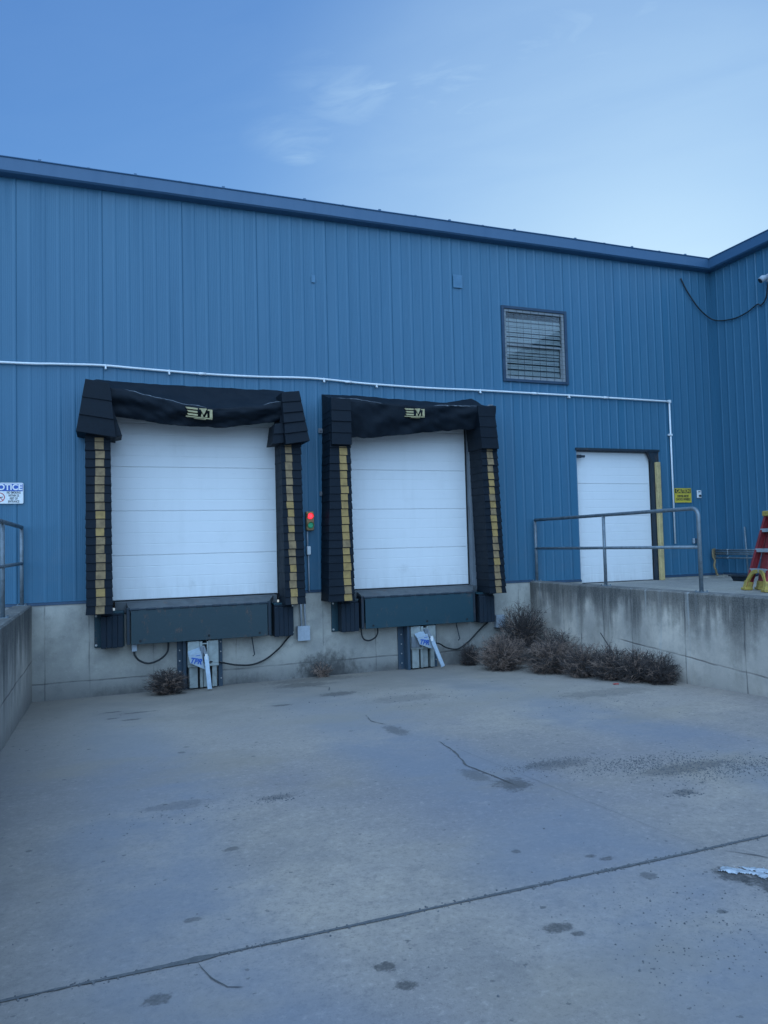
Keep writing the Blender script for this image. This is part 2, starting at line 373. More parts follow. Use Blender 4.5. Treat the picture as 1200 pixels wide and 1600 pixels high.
def glass():
    k = NT('window_glass'); k.t.nodes.remove(k.b)
    t = k.n('ShaderNodeBsdfTransparent'); t.inputs[0].default_value = lin(.82, .86, .87)
    g = k.n('ShaderNodeBsdfGlossy'); g.inputs['Roughness'].default_value = .03; g.inputs[0].default_value = lin(.9, .9, .9)
    f = k.n('ShaderNodeFresnel'); f.inputs[0].default_value = 1.5
    m = k.n('ShaderNodeMixShader'); k.l(f.outputs[0], m.inputs[0]); k.l(t.outputs[0], m.inputs[1]); k.l(g.outputs[0], m.inputs[2]); k.l(m.outputs[0], k.out.inputs[0])
    return k.mat
M['glass'] = glass()
def lens(name, col, strength):
    k = NT(name); v = k.n('ShaderNodeTexVoronoi'); v.inputs['Scale'].default_value = 75; k.l(k.pos(), v.inputs['Vector'])
    d = k.ramp(v.outputs['Distance'], .2, .7, 1.0, .35)
    k.set(Base_Color=lin(*col), Roughness=.25, Emission_Color=lin(*col))
    k.l(k.math('MULTIPLY', d, strength), k.b.inputs['Emission Strength']); return k.mat
M['redlens'] = lens('lit_red_lens', (1, .03, .05), 1.15)
M['greenlens'] = lens('green_lens', (.01, .28, .13), .12)

# ------------------------------------------------------------------ ground
SL = .042                                  # the bay slopes down to the building
def gz(y): return -SL*y
XL, XR = -.935, 6.78                       # faces of the two retaining walls
b = MB()
b.grid(lambda u, v: (XL-.15+u*(XR-XL+.3), .1-v*31.1, gz(.1-v*31.1)), 4, 60)
tag(b.build('loading_bay_ground', M['slab'], smooth=True), kind='structure')
b = MB(); H = 1.2
b.quad((7.9,-31,1.2),(260,-31,1.2),(260,.05,1.2),(7.9,.05,1.2))
b.quad((XR+.2,-31,1.285),(7.9,-31,1.2),(7.9,.05,1.2),(XR+.2,.05,1.285))
b.quad((-260,-31,1.27),(XL-.2,-31,1.27),(XL-.2,.05,1.27),(-260,.05,1.27))
b.quad((-260,-300,1.27),(260,-300,1.2),(260,-31,1.2),(-260,-31,1.27))
b.quad((-260,.05,1.19),(260,.05,1.19),(260,300,1.19),(-260,300,1.19))
tag(b.build('platform_ground', M['apron']), kind='structure')

# expansion joint filled with gravel, crossing the bay parallel to the building
b = MB(); N = 260; yj = -7.87
top = []; bot = []
for i in range(N+1):
    x = XL+.02+(XR-XL-.04)*i/N
    w = .0095+.007*noise.noise((x*3, 0, 0))+.007*noise.noise((x*19, 3, 0))
    if abs(x-.33) < .1: w += .016*(1-abs(x-.33)/.1)
    c = yj+.006*noise.noise((x*1.3, 8, 0))
    top.append((x, c+w, gz(c+w)+.004)); bot.append((x, c-w, gz(c-w)+.004))
for i in range(N): b.quad(bot[i], bot[i+1], top[i+1], top[i])
tag(b.build('expansion_joint', M['jointfill']), kind='structure')
def crack(pts, w, name='ground_crack', z=.004, taper=True):
    P = []
    for i in range(len(pts)-1):
        for k in range(14):
            t = k/14; P.append((pts[i][0]*(1-t)+pts[i+1][0]*t, pts[i][1]*(1-t)+pts[i+1][1]*t))
    P.append(pts[-1]); b = MB(); L = []; Rr = []
    for i, (x, y) in enumerate(P):
        j = min(i+1, len(P)-1); h = max(i-1, 0)
        d = Vector((P[j][0]-P[h][0], P[j][1]-P[h][1])).normalized(); nn = Vector((-d.y, d.x))
        t = i/(len(P)-1); e = (min(1, 8*t)*min(1, 8*(1-t))) if taper else 1
        ww = w*(.6+.6*noise.noise((x*11, y*11, w*90)))*max(e, .12); off = .012*noise.noise((x*9, y*9, 3)) if taper else 0
        L.append((x+nn.x*(ww+off), y+nn.y*(ww+off))); Rr.append((x+nn.x*(off-ww), y+nn.y*(off-ww)))
    for i in range(len(P)-1):
        q = [Rr[i], Rr[i+1], L[i+1], L[i]]; b.quad(*[(x, y, gz(y)+z) for x, y in q])
    return tag(b.build(name, M['crackfill']), kind='structure')
crack([(2.78,-4.85),(2.74,-5.3),(2.62,-5.75),(2.66,-6.1),(2.68,-6.42)], .011)
crack([(2.62,-3.95),(2.56,-3.7),(2.62,-3.35)], .007)
crack([(2.55,-.7),(2.85,-1.2),(2.75,-1.5)], .012)
crack([(.33,-7.89),(.37,-8.04),(.41,-8.13),(.47,-8.16)], .005)
crack([(3.0,-7.9),(3.12,-8.08),(3.2,-8.2)], .006)
crack([(2.8,-5.2),(2.95,-7.84)], .0014, 'saw_cut_joint', .0042, False)

# ------------------------------------------------------------------ warehouse
WH = thing('warehouse', 'long blue ribbed metal warehouse with loading docks and a concrete base', 'warehouse', (5, 0, 0))
PITCH, X0 = 1.1/6, -1.13
EAVE = 7.22
def ribbed(run0, run1, openings, zb, to_world, h=.007):
    """ribbed sheet along a run axis; openings = (a0,a1,z0,z1); zb(a) = bottom"""
    pr = []
    k0 = math.floor((run0-X0)/PITCH)-1
    k = k0
    while True:
        a = X0+k*PITCH; k += 1
        if a > run1: break
        seam = ((k-1) % 6 == 0)
        hh = h*1.25 if seam else h
        pr += [(a-.028, 0), (a-.010, -hh), (a+.010, -hh), (a+.0225 if seam else a+.028, 0)]
        if seam: pr += [(a+.0235, .004), (a+.0275, .004), (a+.029, 0)]
        else:                                   # two faint stiffeners in the pan
            for q in (.045, .07, .092, .115, .14): pr += [(a+q-.004, 0), (a+q, -.0016), (a+q+.004, 0)]
    pr = [p for p in pr if run0 < p[0] < run1]
    def yat(a):
        for i in range(len(pr)-1):
            if pr[i][0] <= a <= pr[i+1][0]:
                t = (a-pr[i][0])/max(1e-9, pr[i+1][0]-pr[i][0]); return pr[i][1]*(1-t)+pr[i+1][1]*t
        return 0
    cuts = [run0, run1]
    for o in openings: cuts += [o[0], o[1]]
    for c in cuts: pr.append((c, yat(c)))
    pr.sort()
    b = MB()
    for i in range(len(pr)-1):
        (a0, y0), (a1, y1) = pr[i], pr[i+1]
        if a1-a0 < 1e-6: continue
        m = (a0+a1)/2; spans = [(zb(m), EAVE)]
        for (o0, o1, z0, z1) in openings:
            if o0 < m < o1:
                ns = []
                for s0, s1 in spans:
                    if z1 <= s0 or z0 >= s1: ns.append((s0, s1)); continue
                    if z0 > s0: ns.append((s0, z0))
                    if z1 < s1: ns.append((z1, s1))
                spans = ns
        for s0, s1 in spans:
            b.quad(to_world(a0, y0, s0), to_world(a1, y1, s0), to_world(a1, y1, s1), to_world(a0, y0, s1))
    return b
DOOR1 = (.0, 2.53); DOOR2 = (3.28, 5.80); DOOR3 = (7.84, 9.64)
WIN = (6.45, 7.67, 4.78, 6.0)
CX = 11.08
b = ribbed(-14, CX, [(DOOR1[0], DOOR1[1], 0, 4.0), (DOOR2[0], DOOR2[1], 0, 4.0), (DOOR3[0], DOOR3[1], 0, 3.59), WIN],
           lambda a: 1.29 if a < XR+.1 else 1.255, lambda a, y, z: (a, y, z), h=.0052)
b.build('wall', M['blue'], WH)
b = ribbed(-.02, 9.0, [], lambda a: 1.265, lambda a, y, z: (CX+y, -a, z))
b.build('wall', M['blue'], WH)
# plain far sides
b = MB()
b.quad((-14,0,0),(-14,26,0),(-14,26,EAVE),(-14,0,EAVE)); b.quad((-14,26,0),(30,26,0),(30,26,EAVE),(-14,26,EAVE))
b.quad((30,26,0),(30,-9,0),(30,-9,EAVE),(30,26,EAVE)); b.quad((CX,-9,0),(30,-9,0),(30,-9,EAVE),(CX,-9,EAVE))
b.build('rear_wall', M['blue'], WH)
# roof: low slope
b = MB(); zt = 7.30
b.quad((-14.2,-.1,zt),(CX,-.1,zt),(CX,13,zt+1.0),(-14.2,13,zt+1.0)); b.quad((-14.2,13,zt+1.0),(CX,13,zt+1.0),(CX,26.2,zt),(-14.2,26.2,zt))
b.quad((CX-.1,-9.2,zt),(20.5,-9.2,zt+.75),(20.5,26.2,zt+.75),(CX-.1,26.2,zt)); b.quad((20.5,-9.2,zt+.75),(30.2,-9.2,zt),(30.2,26.2,zt),(20.5,26.2,zt+.75))
b.build('roof', M['roof'], WH)
# eave trim: boxed gutter, slightly bowed section, with strap clips on its lip
sec = [(0, 7.115), (-.03, 7.115), (-.13, 7.128), (-.153, 7.15), (-.155, 7.315), (-.17, 7.33), (-.155, 7.345), (0, 7.345)]
b = MB(); n = len(sec)
xs = [-14.2+i*.5 for i in range(int((CX+14.2)/.5)+1)]+[CX-.155]
def eave_pt(i, k): 
    x = xs[i]; y, z = sec[k]; x = x if i < len(xs)-1 else CX+y
    return (x, y, z+.006*noise.noise((x*.6, 0, 5)))
for i in range(len(xs)-1):
    for k in range(n-1): b.quad(eave_pt(i, k), eave_pt(i+1, k), eave_pt(i+1, k+1), eave_pt(i, k+1))
b.build('eave_trim', M['trim'], WH)
b = MB(); ys = [-9.2+i*.5 for i in range(18)]+[-.155]
def eave2(i, k):
    y = ys[i]; d, z = sec[k]; y = y if i < len(ys)-1 else d
    return (CX+d, y, z+.006*noise.noise((y*.6, 3, 5)))
for i in range(len(ys)-1):
    for k in range(n-1): b.quad(eave2(i+1, k), eave2(i, k), eave2(i, k+1), eave2(i+1, k+1))
b.build('eave_trim', M['trim'], WH)
b = MB()
x = 1.06-.62*12
i = 0
while x < 10.9:
    hgt = .05+.012*noise.noise((x*5, 1, 1)); b.box(x-.02, x+.02, -.165, -.10, 7.335, 7.335+hgt*(.45 if i % 2 else .2)); x += .62; i += 1
    b.build('gutter_clip', M['trim'], WH); b = MB()
# concrete base
b = MB()
b.box(-14, XL-.2, -.03, .3, .9, 1.275); b.box(XL-.2, DOOR1[0]-.02, -.03, .3, -.3, 1.275)
b.box(DOOR1[0]-.02, DOOR1[1]+.02, -.03, .3, -.3, 1.10); b.box(DOOR1[1]+.02, DOOR2[0]-.02, -.03, .3, -.3, 1.275)
b.box(DOOR2[0]-.02, DOOR2[1]+.02, -.03, .3, -.3, 1.10); b.box(DOOR2[1]+.02, XR+.12, -.03, .3, -.3, 1.275)
b.box(XR+.12, DOOR3[0], -.03, .3, .9, 1.24); b.box(DOOR3[1], CX-.03, -.03, .3, .9, 1.24)
b.box(CX-.03, CX+.3, -9, .3, .9, 1.25)
b.build('foundation', M['found'], WH)
b = MB()
for a0, a1, z in ((-14, DOOR1[0], 1.277), (DOOR1[1], DOOR2[0], 1.277), (DOOR2[1], XR+.1, 1.277), (XR+.1, DOOR3[0], 1.243), (DOOR3[1], CX-.04, 1.243)):
    b.hexa([(a0,-.042,z),(a1,-.042,z),(a1,0,z+.004),(a0,0,z+.004),(a0,-.022,z+.03),(a1,-.022,z+.03),(a1,0,z+.04),(a0,0,z+.04)])
b.box(CX-.04, CX, -9, -.05, 1.252, 1.285)
b.build('base_trim', M['basetrim'], WH)
b = MB()
b.box(5.5, 5.67, -.022, -.0165, 6.27, 6.49)
pz = b.build('repair_patch', M['patch'], WH); pz['label'] = 'pale blue square patch high on the wall'
b = MB(); b.box(3.04, 3.10, -.022, -.0165, 6.1, 6.22); b.build('repair_patch', M['patch'], WH)

# overhead sectional doors
def section_door(x0, x1, z0, joints, y, frame_x, zt, guard=False):
    pr = []                                             # (depth, z) profile from the bottom up
    for i in range(len(joints)-1):
        a, c = joints[i], joints[i+1]
        pr += [(.014, a), (.003, a+.005), (0, a+.010)]
        for q in (.25, .5, .75):
            zz = a+(c-a)*q; pr += [(0, zz-.006), (.0028, zz-.002), (.0028, zz+.002), (0, zz+.006)]
        pr += [(0, c-.007), (.014, c)]
    b = MB()
    for i in range(len(pr)-1):
        (d0, a), (d1, c) = pr[i], pr[i+1]; b.quad((x0,y+d0,a),(x1,y+d0,a),(x1,y+d1,c),(x0,y+d1,c))
    b.quad((x0,y,joints[0]),(x0,y+.05,joints[0]),(x0,y+.05,joints[-1]),(x0,y,joints[-1])); b.quad((x1,y+.05,joints[0]),(x1,y,joints[0]),(x1,y,joints[-1]),(x1,y+.05,joints[-1]))
    d = b.build('overhead_door', M['door'], WH)
    s = MB(); s.box(x0, x1, y-.012, y+.03, joints[0]-.028, joints[0]-.001); s.box(x0-.018, x0-.002, y-.012, y+.03, joints[0], joints[-1]); s.box(x1+.002, x1+.02, y-.012, y+.03, joints[0], joints[-1])
    s.build('rubber_seal', M['seal'], d)
    f = MB(); a0, a1 = frame_x
    f.box(a0, x0-.02, -.006, y+.05, joints[0]-.1, zt); f.box(x1+.022, a1, -.006, y+.05, joints[0]-.1, zt)
    f.box(x0-.02, x1+.022, y-.03, y+.05, joints[-1]-.02, zt)
    f.build('door_frame', M['jamb'], WH, bevel=.004)
    return d
J = [1.285, 1.915, 2.55, 3.185, 3.82, 4.0]
section_door(.045, 2.44, 0, J, .12, DOOR1, 4.0)
section_door(3.33, 5.685, 0, J, .12, DOOR2, 4.0)
d3 = section_door(7.862, 9.505, 0, [1.205, 1.80, 2.40, 2.985, 3.575], .10, (7.84, 9.64), 3.59)
b = MB(); b.box(7.90, 7.99, -.05, -.008, 3.44, 3.48); b.box(7.84, 7.93, -.03, -.006, 3.43, 3.49); b.build('door_stop', M['dark'], WH, bevel=.004)
b = MB(); b.prism([(9.40, 3.585), (9.64, 3.585), (9.64, 3.36), (9.52, 3.36), (9.47, 3.44)], -.02, .06); b.box(9.515, 9.60, -.016, .08, 1.2, 3.4)
b.box(7.82, 9.66, -.035, -.001, 3.575, 3.615)
b.build('door_track_cover', M['dark'], WH)
b = MB(); b.box(9.535, 9.62, -.095, -.02, 1.20, 3.38); o = b.build('door_guard', M['guard'], WH, bevel=.012)
o['label'] = 'faded yellow steel guard beside the small door'

# window with blinds and a wire grille
b = MB(); w0, w1, q0, q1 = WIN
for (a0, a1, c0, c1) in ((w0-.05, w0, q0-.05, q1+.05), (w1, w1+.05, q0-.05, q1+.05), (w0, w1, q1, q1+.05), (w0, w1, q0-.05, q0)):
    b.box(a0, a1, -.035, .06, c0, c1)
win = b.build('window', M['basetrim'], WH, bevel=.004)
b = MB(); t = .045
for (a0, a1, c0, c1) in ((w0, w0+t, q0, q1), (w1-t, w1, q0, q1), (w0+t, w1-t, q1-t, q1), (w0+t, w1-t, q0, q0+t), (w0+t, w1-t, 5.36, 5.385)):
    b.box(a0, a1, -.012, .05, c0, c1)
b.box(w1-t-.035, w1-t, .0, .05, q0+t, 5.36)
b.build('frame', M['winframe'], win, bevel=.003)
b = MB(); b.box(w0+t, w1-t, .022, .028, q0+t, q1-t); b.build('pane', M['glass'], win)
b = MB(); z = q1-.14; i = 0
random.seed(3)
while z > q0+.07:
    hgt = random.choice((.05, .06, .075, .085)); gap = random.choice((.005, .008, .012, .018))
    tl = .012*random.uniform(-1, 1)
    b.hexa([(w0+t,.038,z-hgt),(w1-t,.038,z-hgt+tl*.3),(w1-t,.042,z-hgt+tl*.3),(w0+t,.042,z-hgt),(w0+t,.062,z),(w1-t,.062,z+tl*.3),(w1-t,.066,z+tl*.3),(w0+t,.066,z)]); z -= hgt+gap; i += 1
b.build('blind', M['slat'], win)
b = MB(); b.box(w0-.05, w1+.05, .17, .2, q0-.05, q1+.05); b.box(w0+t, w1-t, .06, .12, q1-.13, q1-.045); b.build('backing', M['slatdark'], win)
b = MB()
for i in range(8): x = w0+.09+i*(w1-w0-.18)/7+.012*math.sin(i*2.1); b.cyl((x,-.022,q0), (x,-.022,q1), .0032, 6)
for i in range(15): z = q0+.06+i*(q1-q0-.12)/14; b.cyl((w0,-.026,z), (w1,-.026,z), .0022, 6)
b.build('grille', M['wire'], win)

# ------------------------------------------------------------------ retaining walls
def retaining(name, x0, x1, mat, label):
    b = MB(); N = 90
    def P(i, k):
        y = -.035-30*i/N if i else -.035
        ch = lambda s: .012*abs(noise.noise((y*6, s, 0)))+.006*noise.noise((y*1.1, s, 2))
        prof = [(x0, -.4), (x0+ch(1)*.3, 1.275-ch(2)), (x0+(.018 if x1 > x0 else -.018), 1.292-ch(3)*.5), (x1, 1.292), (x1, -.4)]
        return (prof[k][0], y, prof[k][1])
    for i in range(N):
        for k in range(4): b.quad(P(i, k), P(i+1, k), P(i+1, k+1), P(i, k+1))
    b.face(tuple(range(len(b.v), len(b.v)+5))); b.v += [P(N, k) for k in range(5)]
    o = b.build(name, mat); me = o.data
    bm = bmesh.new(); bm.from_mesh(me); bmesh.ops.recalc_face_normals(bm, faces=bm.faces); bm.to_mesh(me); bm.free()
    return tag(o, label, 'retaining wall', 'concrete retaining walls either side of the bay')
retaining('retaining_wall', XR, XR+.22, M['retR'], 'stained concrete retaining wall behind the heap of tumbleweeds, below the pipe railing')
retaining('retaining_wall', XL, XL-.22, M['retL'], 'streaked concrete retaining wall at the left edge, below the notice sign')

# ------------------------------------------------------------------ pipe railings
def railing(x, ys, ends, label):
    T = thing('railing', label, 'railing', (x, ys[0], 1.29), 'galvanised pipe railings beside the bay')
    zt, zm, r = 2.335, 1.85, .025
    yb = ys[-1]; c = .10
    arc = [(x, yb+c-c*math.sin(a), zt-c+c*math.cos(a)) for a in [R(t) for t in range(0, 91, 10)]]
    b = MB(); b.tube([(x, ys[0]-.0, zt)]+arc+[(x, yb, 1.29)], r, 14); b.build('top_rail', M['rail'], T, smooth=True)
    b = MB(); b.cyl((x, ys[0], zm), (x, yb, zm), r*.85, 14); b.build('mid_rail', M['rail'], T, smooth=True)
    for y in ys[:-1]:
        b = MB(); b.cyl((x, y, 1.29), (x, y, zt), r*.95, 14); b.build('post', M['rail'], T, smooth=True)
    for y in ys:
        b = MB(); b.box(x-.06, x+.06, y-.06, y+.06, 1.287, 1.299)
        for sx in (-1, 1):
            for sy in (-1, 1): b.cyl((x+sx*.045, y+sy*.045, 1.299), (x+sx*.045, y+sy*.045, 1.318), .009, 6)
        b.build('base_plate', M['rail'], T)
railing(6.90, (-.07, -1.93, -3.80), None, 'grey pipe railing in front of the small white door')
railing(-1.05, (-.07, -2.02, -3.95), None, 'grey pipe railing below the notice sign at the left edge')

# ------------------------------------------------------------------ dock shelters
def pleats(b, top, bot, n, y_back, y_top, y_bot, jit=.006, skew=0, seed=0, lap=.03):
    """stack of overlapping vinyl pleats; top/bot = (x0,x1,z); skew tilts each pleat's bottom edge"""
    rnd = random.Random(seed)
    rows = []
    for i in range(n):
        t0, t1 = i/n, (i+1)/n
        f = lambda t, k: top[k]*(1-t)+bot[k]*t
        j0, j1 = rnd.uniform(-jit, jit), rnd.uniform(-jit, jit)
        yb = y_bot+rnd.uniform(-.008, .006); z1 = f(t1, 2)-rnd.uniform(0, .012); z0 = f(t0, 2)
        k = skew*(.4+.6*t1)
        ins = .005 if n > 10 else .001
        a0, a1 = f(t0, 0)+ins, f(t0, 1)-ins; c0, c1 = f(t1, 0)+j0-.002, f(t1, 1)+j1+.002
        b.hexa([(c0, y_back, z1+k), (c0, yb, z1+k), (c1, yb, z1-k), (c1, y_back, z1-k),
                (a0, y_back, z0+k), (a0, y_top, z0+k), (a1, y_top, z0-k), (a1, y_back, z0-k)])
        rows.append((t0, t1, z0, z1, y_top, yb))
    return rows
def lerp_pts(P, x):
    if x <= P[0][0]: return P[0][1]
    for (a, u), (c, v) in zip(P, P[1:]):
        if a <= x <= c:
            t = (x-a)/(c-a); t = t*t*(3-2*t)*.5+t*.5; return u*(1-t)+v*t
    return P[-1][1]
def shelter(label, left, right, hood, flaps, logo, clips, lean, seeds):
    """left/right: pad (x0,x1 at top, x0,x1 at bottom, stripe inset top, bottom)"""
    T = thing('dock_shelter', label, 'dock shelter', ((left[0]+right[1])/2, 0, 1.15), 'black dock shelters around the loading doors')
    for pi, (pad, sd) in enumerate(((left, seeds), (right, seeds+9))):
        x0, x1, u0, u1, s0, s1, sw, szt, ymat = pad
        zt, zb = 4.15, 1.15; n = 26
        b = MB(); rows = pleats(b, (x0, x1, zt), (u0, u1, zb), n, -.02, -.442, -.455, jit=.004, seed=sd)
        o = b.build('side_pad', M['vinyl'], T, bevel=.004)
        s = MB(); rnd = random.Random(sd+50)
        for (t0, t1, z0, z1, ya, yb) in rows:
            if z1 > szt: continue
            z0 = min(z0, szt)
            ce0 = s0*(1-t0)+s1*t0; ce1 = s0*(1-t1)+s1*t1; j = rnd.uniform(-.007, .007); w = sw/2*rnd.uniform(.88, 1.06)
            zz1 = z1+.004+rnd.uniform(0,.01); y0 = ya-.002-.013*((min(z0, zt)-z0)/max(.01, z0-z1)); e = .005
            s.hexa([(ce1-w+j, yb+.01, zz1), (ce1-w+j, yb-e, zz1), (ce1+w+j, yb-e, zz1), (ce1+w+j, yb+.01, zz1),
                    (ce0-w+j, ya+.01, z0-.004), (ce0-w+j, ya-e, z0-.007), (ce0+w+j, ya-e, z0-.007), (ce0+w+j, ya+.01, z0-.004)], 0 if rnd.random() < ymat else 1)
        s.build('guide_stripe', [M['yellow'], M['yellow2']], o)
    # head hood and hanging curtain
    H = hood; xa, xb = H['x']
    def hp(u, v):
        x = xa+(xb-xa)*u; zt = lerp_pts(H['top'], x); zc = lerp_pts(H['crease'], x); zb = lerp_pts(H['bot'], x)
        w = .020*noise.noise((x*3.2+v*2.2, v*4, seeds))+.012*noise.noise((x*9-v*6, v*7, seeds+4))+.005*noise.noise((x*22, v*16, seeds+8))
        end = min(1, .25+min(u, 1-u)*10)
        if v < .5:
            t = v/.5; y = -.015*(1-t)-.5*t; z = zt*(1-t)+zc*t-.05*math.sin(t*math.pi)*end
        else:
            t = (v-.5)/.5; y = -.5-.02*math.sin(t*3.1)+.13*t; z = zc*(1-t)+zb*t
        d = .05*math.exp(-((v-.5)/.05)**2)
        return (x, y+w*2.0*end, z+w*1.2)
    b = MB(); b.grid(hp, 56, 26)
    # back face of the curtain so it has thickness, and closed ends
    b.grid(lambda u, v: (hp(u, 1-v*.5)[0], hp(u, 1-v*.5)[1]+.02, hp(u, 1-v*.5)[2]+(.0 if v > .02 else .0)), 56, 12)
    for u in (0, 1):
        pts = [hp(u, v/26) for v in range(27)]
        for i in range(26):
            a, c = pts[i], pts[i+1]; b.quad(a, c, (c[0], -.0, c[2]), (a[0], -.0, a[2]))
    hood_o = b.build('head_curtain', M['vinyl'], T, smooth=True)
    # worn pale edge along the crease
    for (t0, t1, wd) in H['scuffs']:
        e = MB()
        K = 18
        for i in range(K):
            a = t0+(t1-t0)*i/K; c = t0+(t1-t0)*(i+1)/K
            pa, pc = hp(a, .492), hp(c, .492); fa = wd*min(1, 5*min(i/K, 1-i/K)+.1)*(1+.6*noise.noise((i*.9, t0*9, 0))); fc = wd*min(1, 5*min((i+1)/K, 1-(i+1)/K)+.1)
            e.quad((pa[0], pa[1]-.006, pa[2]-fa), (pc[0], pc[1]-.006, pc[2]-fc), (pc[0], pc[1]-.002, pc[2]+fc), (pa[0], pa[1]-.002, pa[2]+fa))
        e.build('worn_edge', M['scuff'], hood_o)
    for fl in flaps:
        b = MB()
        for (tp, bt, n, yb, yt, ybm, sk, sd) in fl: pleats(b, tp, bt, n, yb, yt, ybm, .003, sk, sd)
        b.build('corner_flap', M['vinyl2'] if seeds == 1 else M['vinyl'], T, bevel=.004)
    # printed emblem: slanted E bars and a dark M on a pale block
    lx, lz, lw, lh, tilt = logo
    y = min(hp((lx+lw*q_-xa)/(xb-xa), v)[1] for v in (.55, .62, .7, .8, .9) for q_ in (0, .5, 1))-.006
    def q(px, pz): return (lx+px*lw, lz+pz*lh+tilt*px)
    e = MB()
    for (a0, a1, z0, z1) in ((-.02, .44, .82, 1.0), (.04, .43, .49, .67), (.04, .44, .16, .34)):
        e.prism([q(a0+.06, z0), q(a1, z0), q(a1, z1), q(a0, z1)], y, y+.004)
    e.prism([q(.5, .9), q(.78, .9), q(.78, 1.06), q(.5, 1.0)], y, y+.004)
    e.prism([q(.55, .9), q(.76, .9), q(.67, .34)], y-.002, y+.004)
    e.prism([q(.56, .12), q(.60, .5), q(.65, .12)], y, y+.004); e.prism([q(.71, .12), q(.80, .55), q(.80, .12)], y, y+.004)
    e.prism([q(.82, .86), q(1.0, .86), q(1.0, 1.0), q(.82, 1.0)], y, y+.004); e.prism([q(.9, .1), q(1.0, .1), q(1.0, .86), q(.9, .86)], y, y+.004)
    e.prism([q(.0, -.04), q(1.0, -.04), q(1.0, .05), q(.0, .05)], y, y+.004)
    e.prism([q(.3, -.14), q(.75, -.14), q(.75, -.10), q(.3, -.10)], y, y+.004)
    e.v = [(vx, (vy if vy < y+.002 else y+.05), vz) for vx, vy, vz in e.v]
    e.build('printed_emblem', M['logo'], hood_o)
    for (cx, cz) in clips:
        b = MB(); b.box(cx-.035, cx+.035, -.035, -.017, cz-.035, cz+.035); b.cyl((cx, -.035, cz), (cx, -.05, cz), .014, 10); b.build('mounting_clip', M['jamb'], T, bevel=.003)
    return T
# x0,x1 at top, at bottom, stripe centre top/bottom, width, stripe top z, share of bright yellow
shelter('black dock shelter with splayed corner flaps around the larger left door',
        (-.245, .07, -.25, .085, -.065, -.07, .115, 3.52, .25), (2.40, 2.70, 2.43, 2.735, 2.50, 2.56, .10, 3.52, .3),
        dict(x=(-.2, 2.66), top=[(-.2, 4.37), (-.1, 4.39), (.75, 4.37), (1.66, 4.365), (2.45, 4.37), (2.58, 4.36), (2.66, 4.27)],
             crease=[(-.2, 4.21), (.18, 4.18), (.72, 4.07), (1.14, 3.99), (1.5, 3.96), (2.04, 4.01), (2.37, 4.09), (2.66, 4.17)],
             bot=[(-.2, 3.86), (.16, 3.82), (.46, 3.78), (.88, 3.73), (1.49, 3.71), (1.95, 3.76), (2.32, 3.83), (2.66, 3.86)],
             scuffs=[(.16, .36, .006), (.3, .55, .004), (.0, .07, .012), (.82, .93, .005)]),
        [[((-.235, .07, 4.25), (-.35, .14, 3.54), 3, -.03, -.589, -.600, .035, 3), ((.0, .09, 3.95), (.02, .215, 3.52), 2, -.1, -.515, -.53, -.02, 5)],
         [((2.40, 2.665, 4.24), (2.45, 2.80, 3.50), 5, -.03, -.585, -.600, -.03, 7), ((2.31, 2.43, 3.78), (2.27, 2.44, 3.49), 2, -.1, -.505, -.52, -.01, 8)]],
        (1.06, 3.835, .36, .13, -.03), [], 0, 1)
shelter('black dock shelter with sagging head curtain around the right-hand white dock door',
        (3.17, 3.475, 3.08, 3.49, 3.345, 3.385, .115, 3.50, .8), (5.68, 5.97, 5.775, 6.075, 5.825, 5.935, .105, 3.55, .35),
        dict(x=(3.17, 5.97), top=[(3.17, 4.34), (3.77, 4.35), (4.65, 4.32), (5.34, 4.31), (5.6, 4.36), (5.76, 4.40), (5.9, 4.35), (5.97, 4.28)],
             crease=[(3.17, 4.20), (3.5, 4.19), (4.02, 4.15), (4.55, 4.13), (5.1, 4.16), (5.56, 4.17), (5.97, 4.19)],
             bot=[(3.17, 3.60), (3.49, 3.62), (3.9, 3.64), (4.21, 3.67), (4.5, 3.72), (5.09, 3.77), (5.35, 3.81), (5.97, 3.83)],
             scuffs=[(.03, .2, .008), (.12, .3, .005), (.6, .72, .008), (.7, .88, .006), (.94, .985, .02)]),
        [[((3.165, 3.475, 4.19), (3.165, 3.475, 3.50), 4, -.03, -.518, -.53, 0, 13)],
         [((5.62, 5.925, 4.18), (5.68, 5.985, 3.50), 4, -.03, -.518, -.53, 0, 17)]],
        (4.36, 3.96, .33, .125, .0), [(3.13, 3.77), (3.13, 2.79), (3.15, 1.82)], 0, 21)

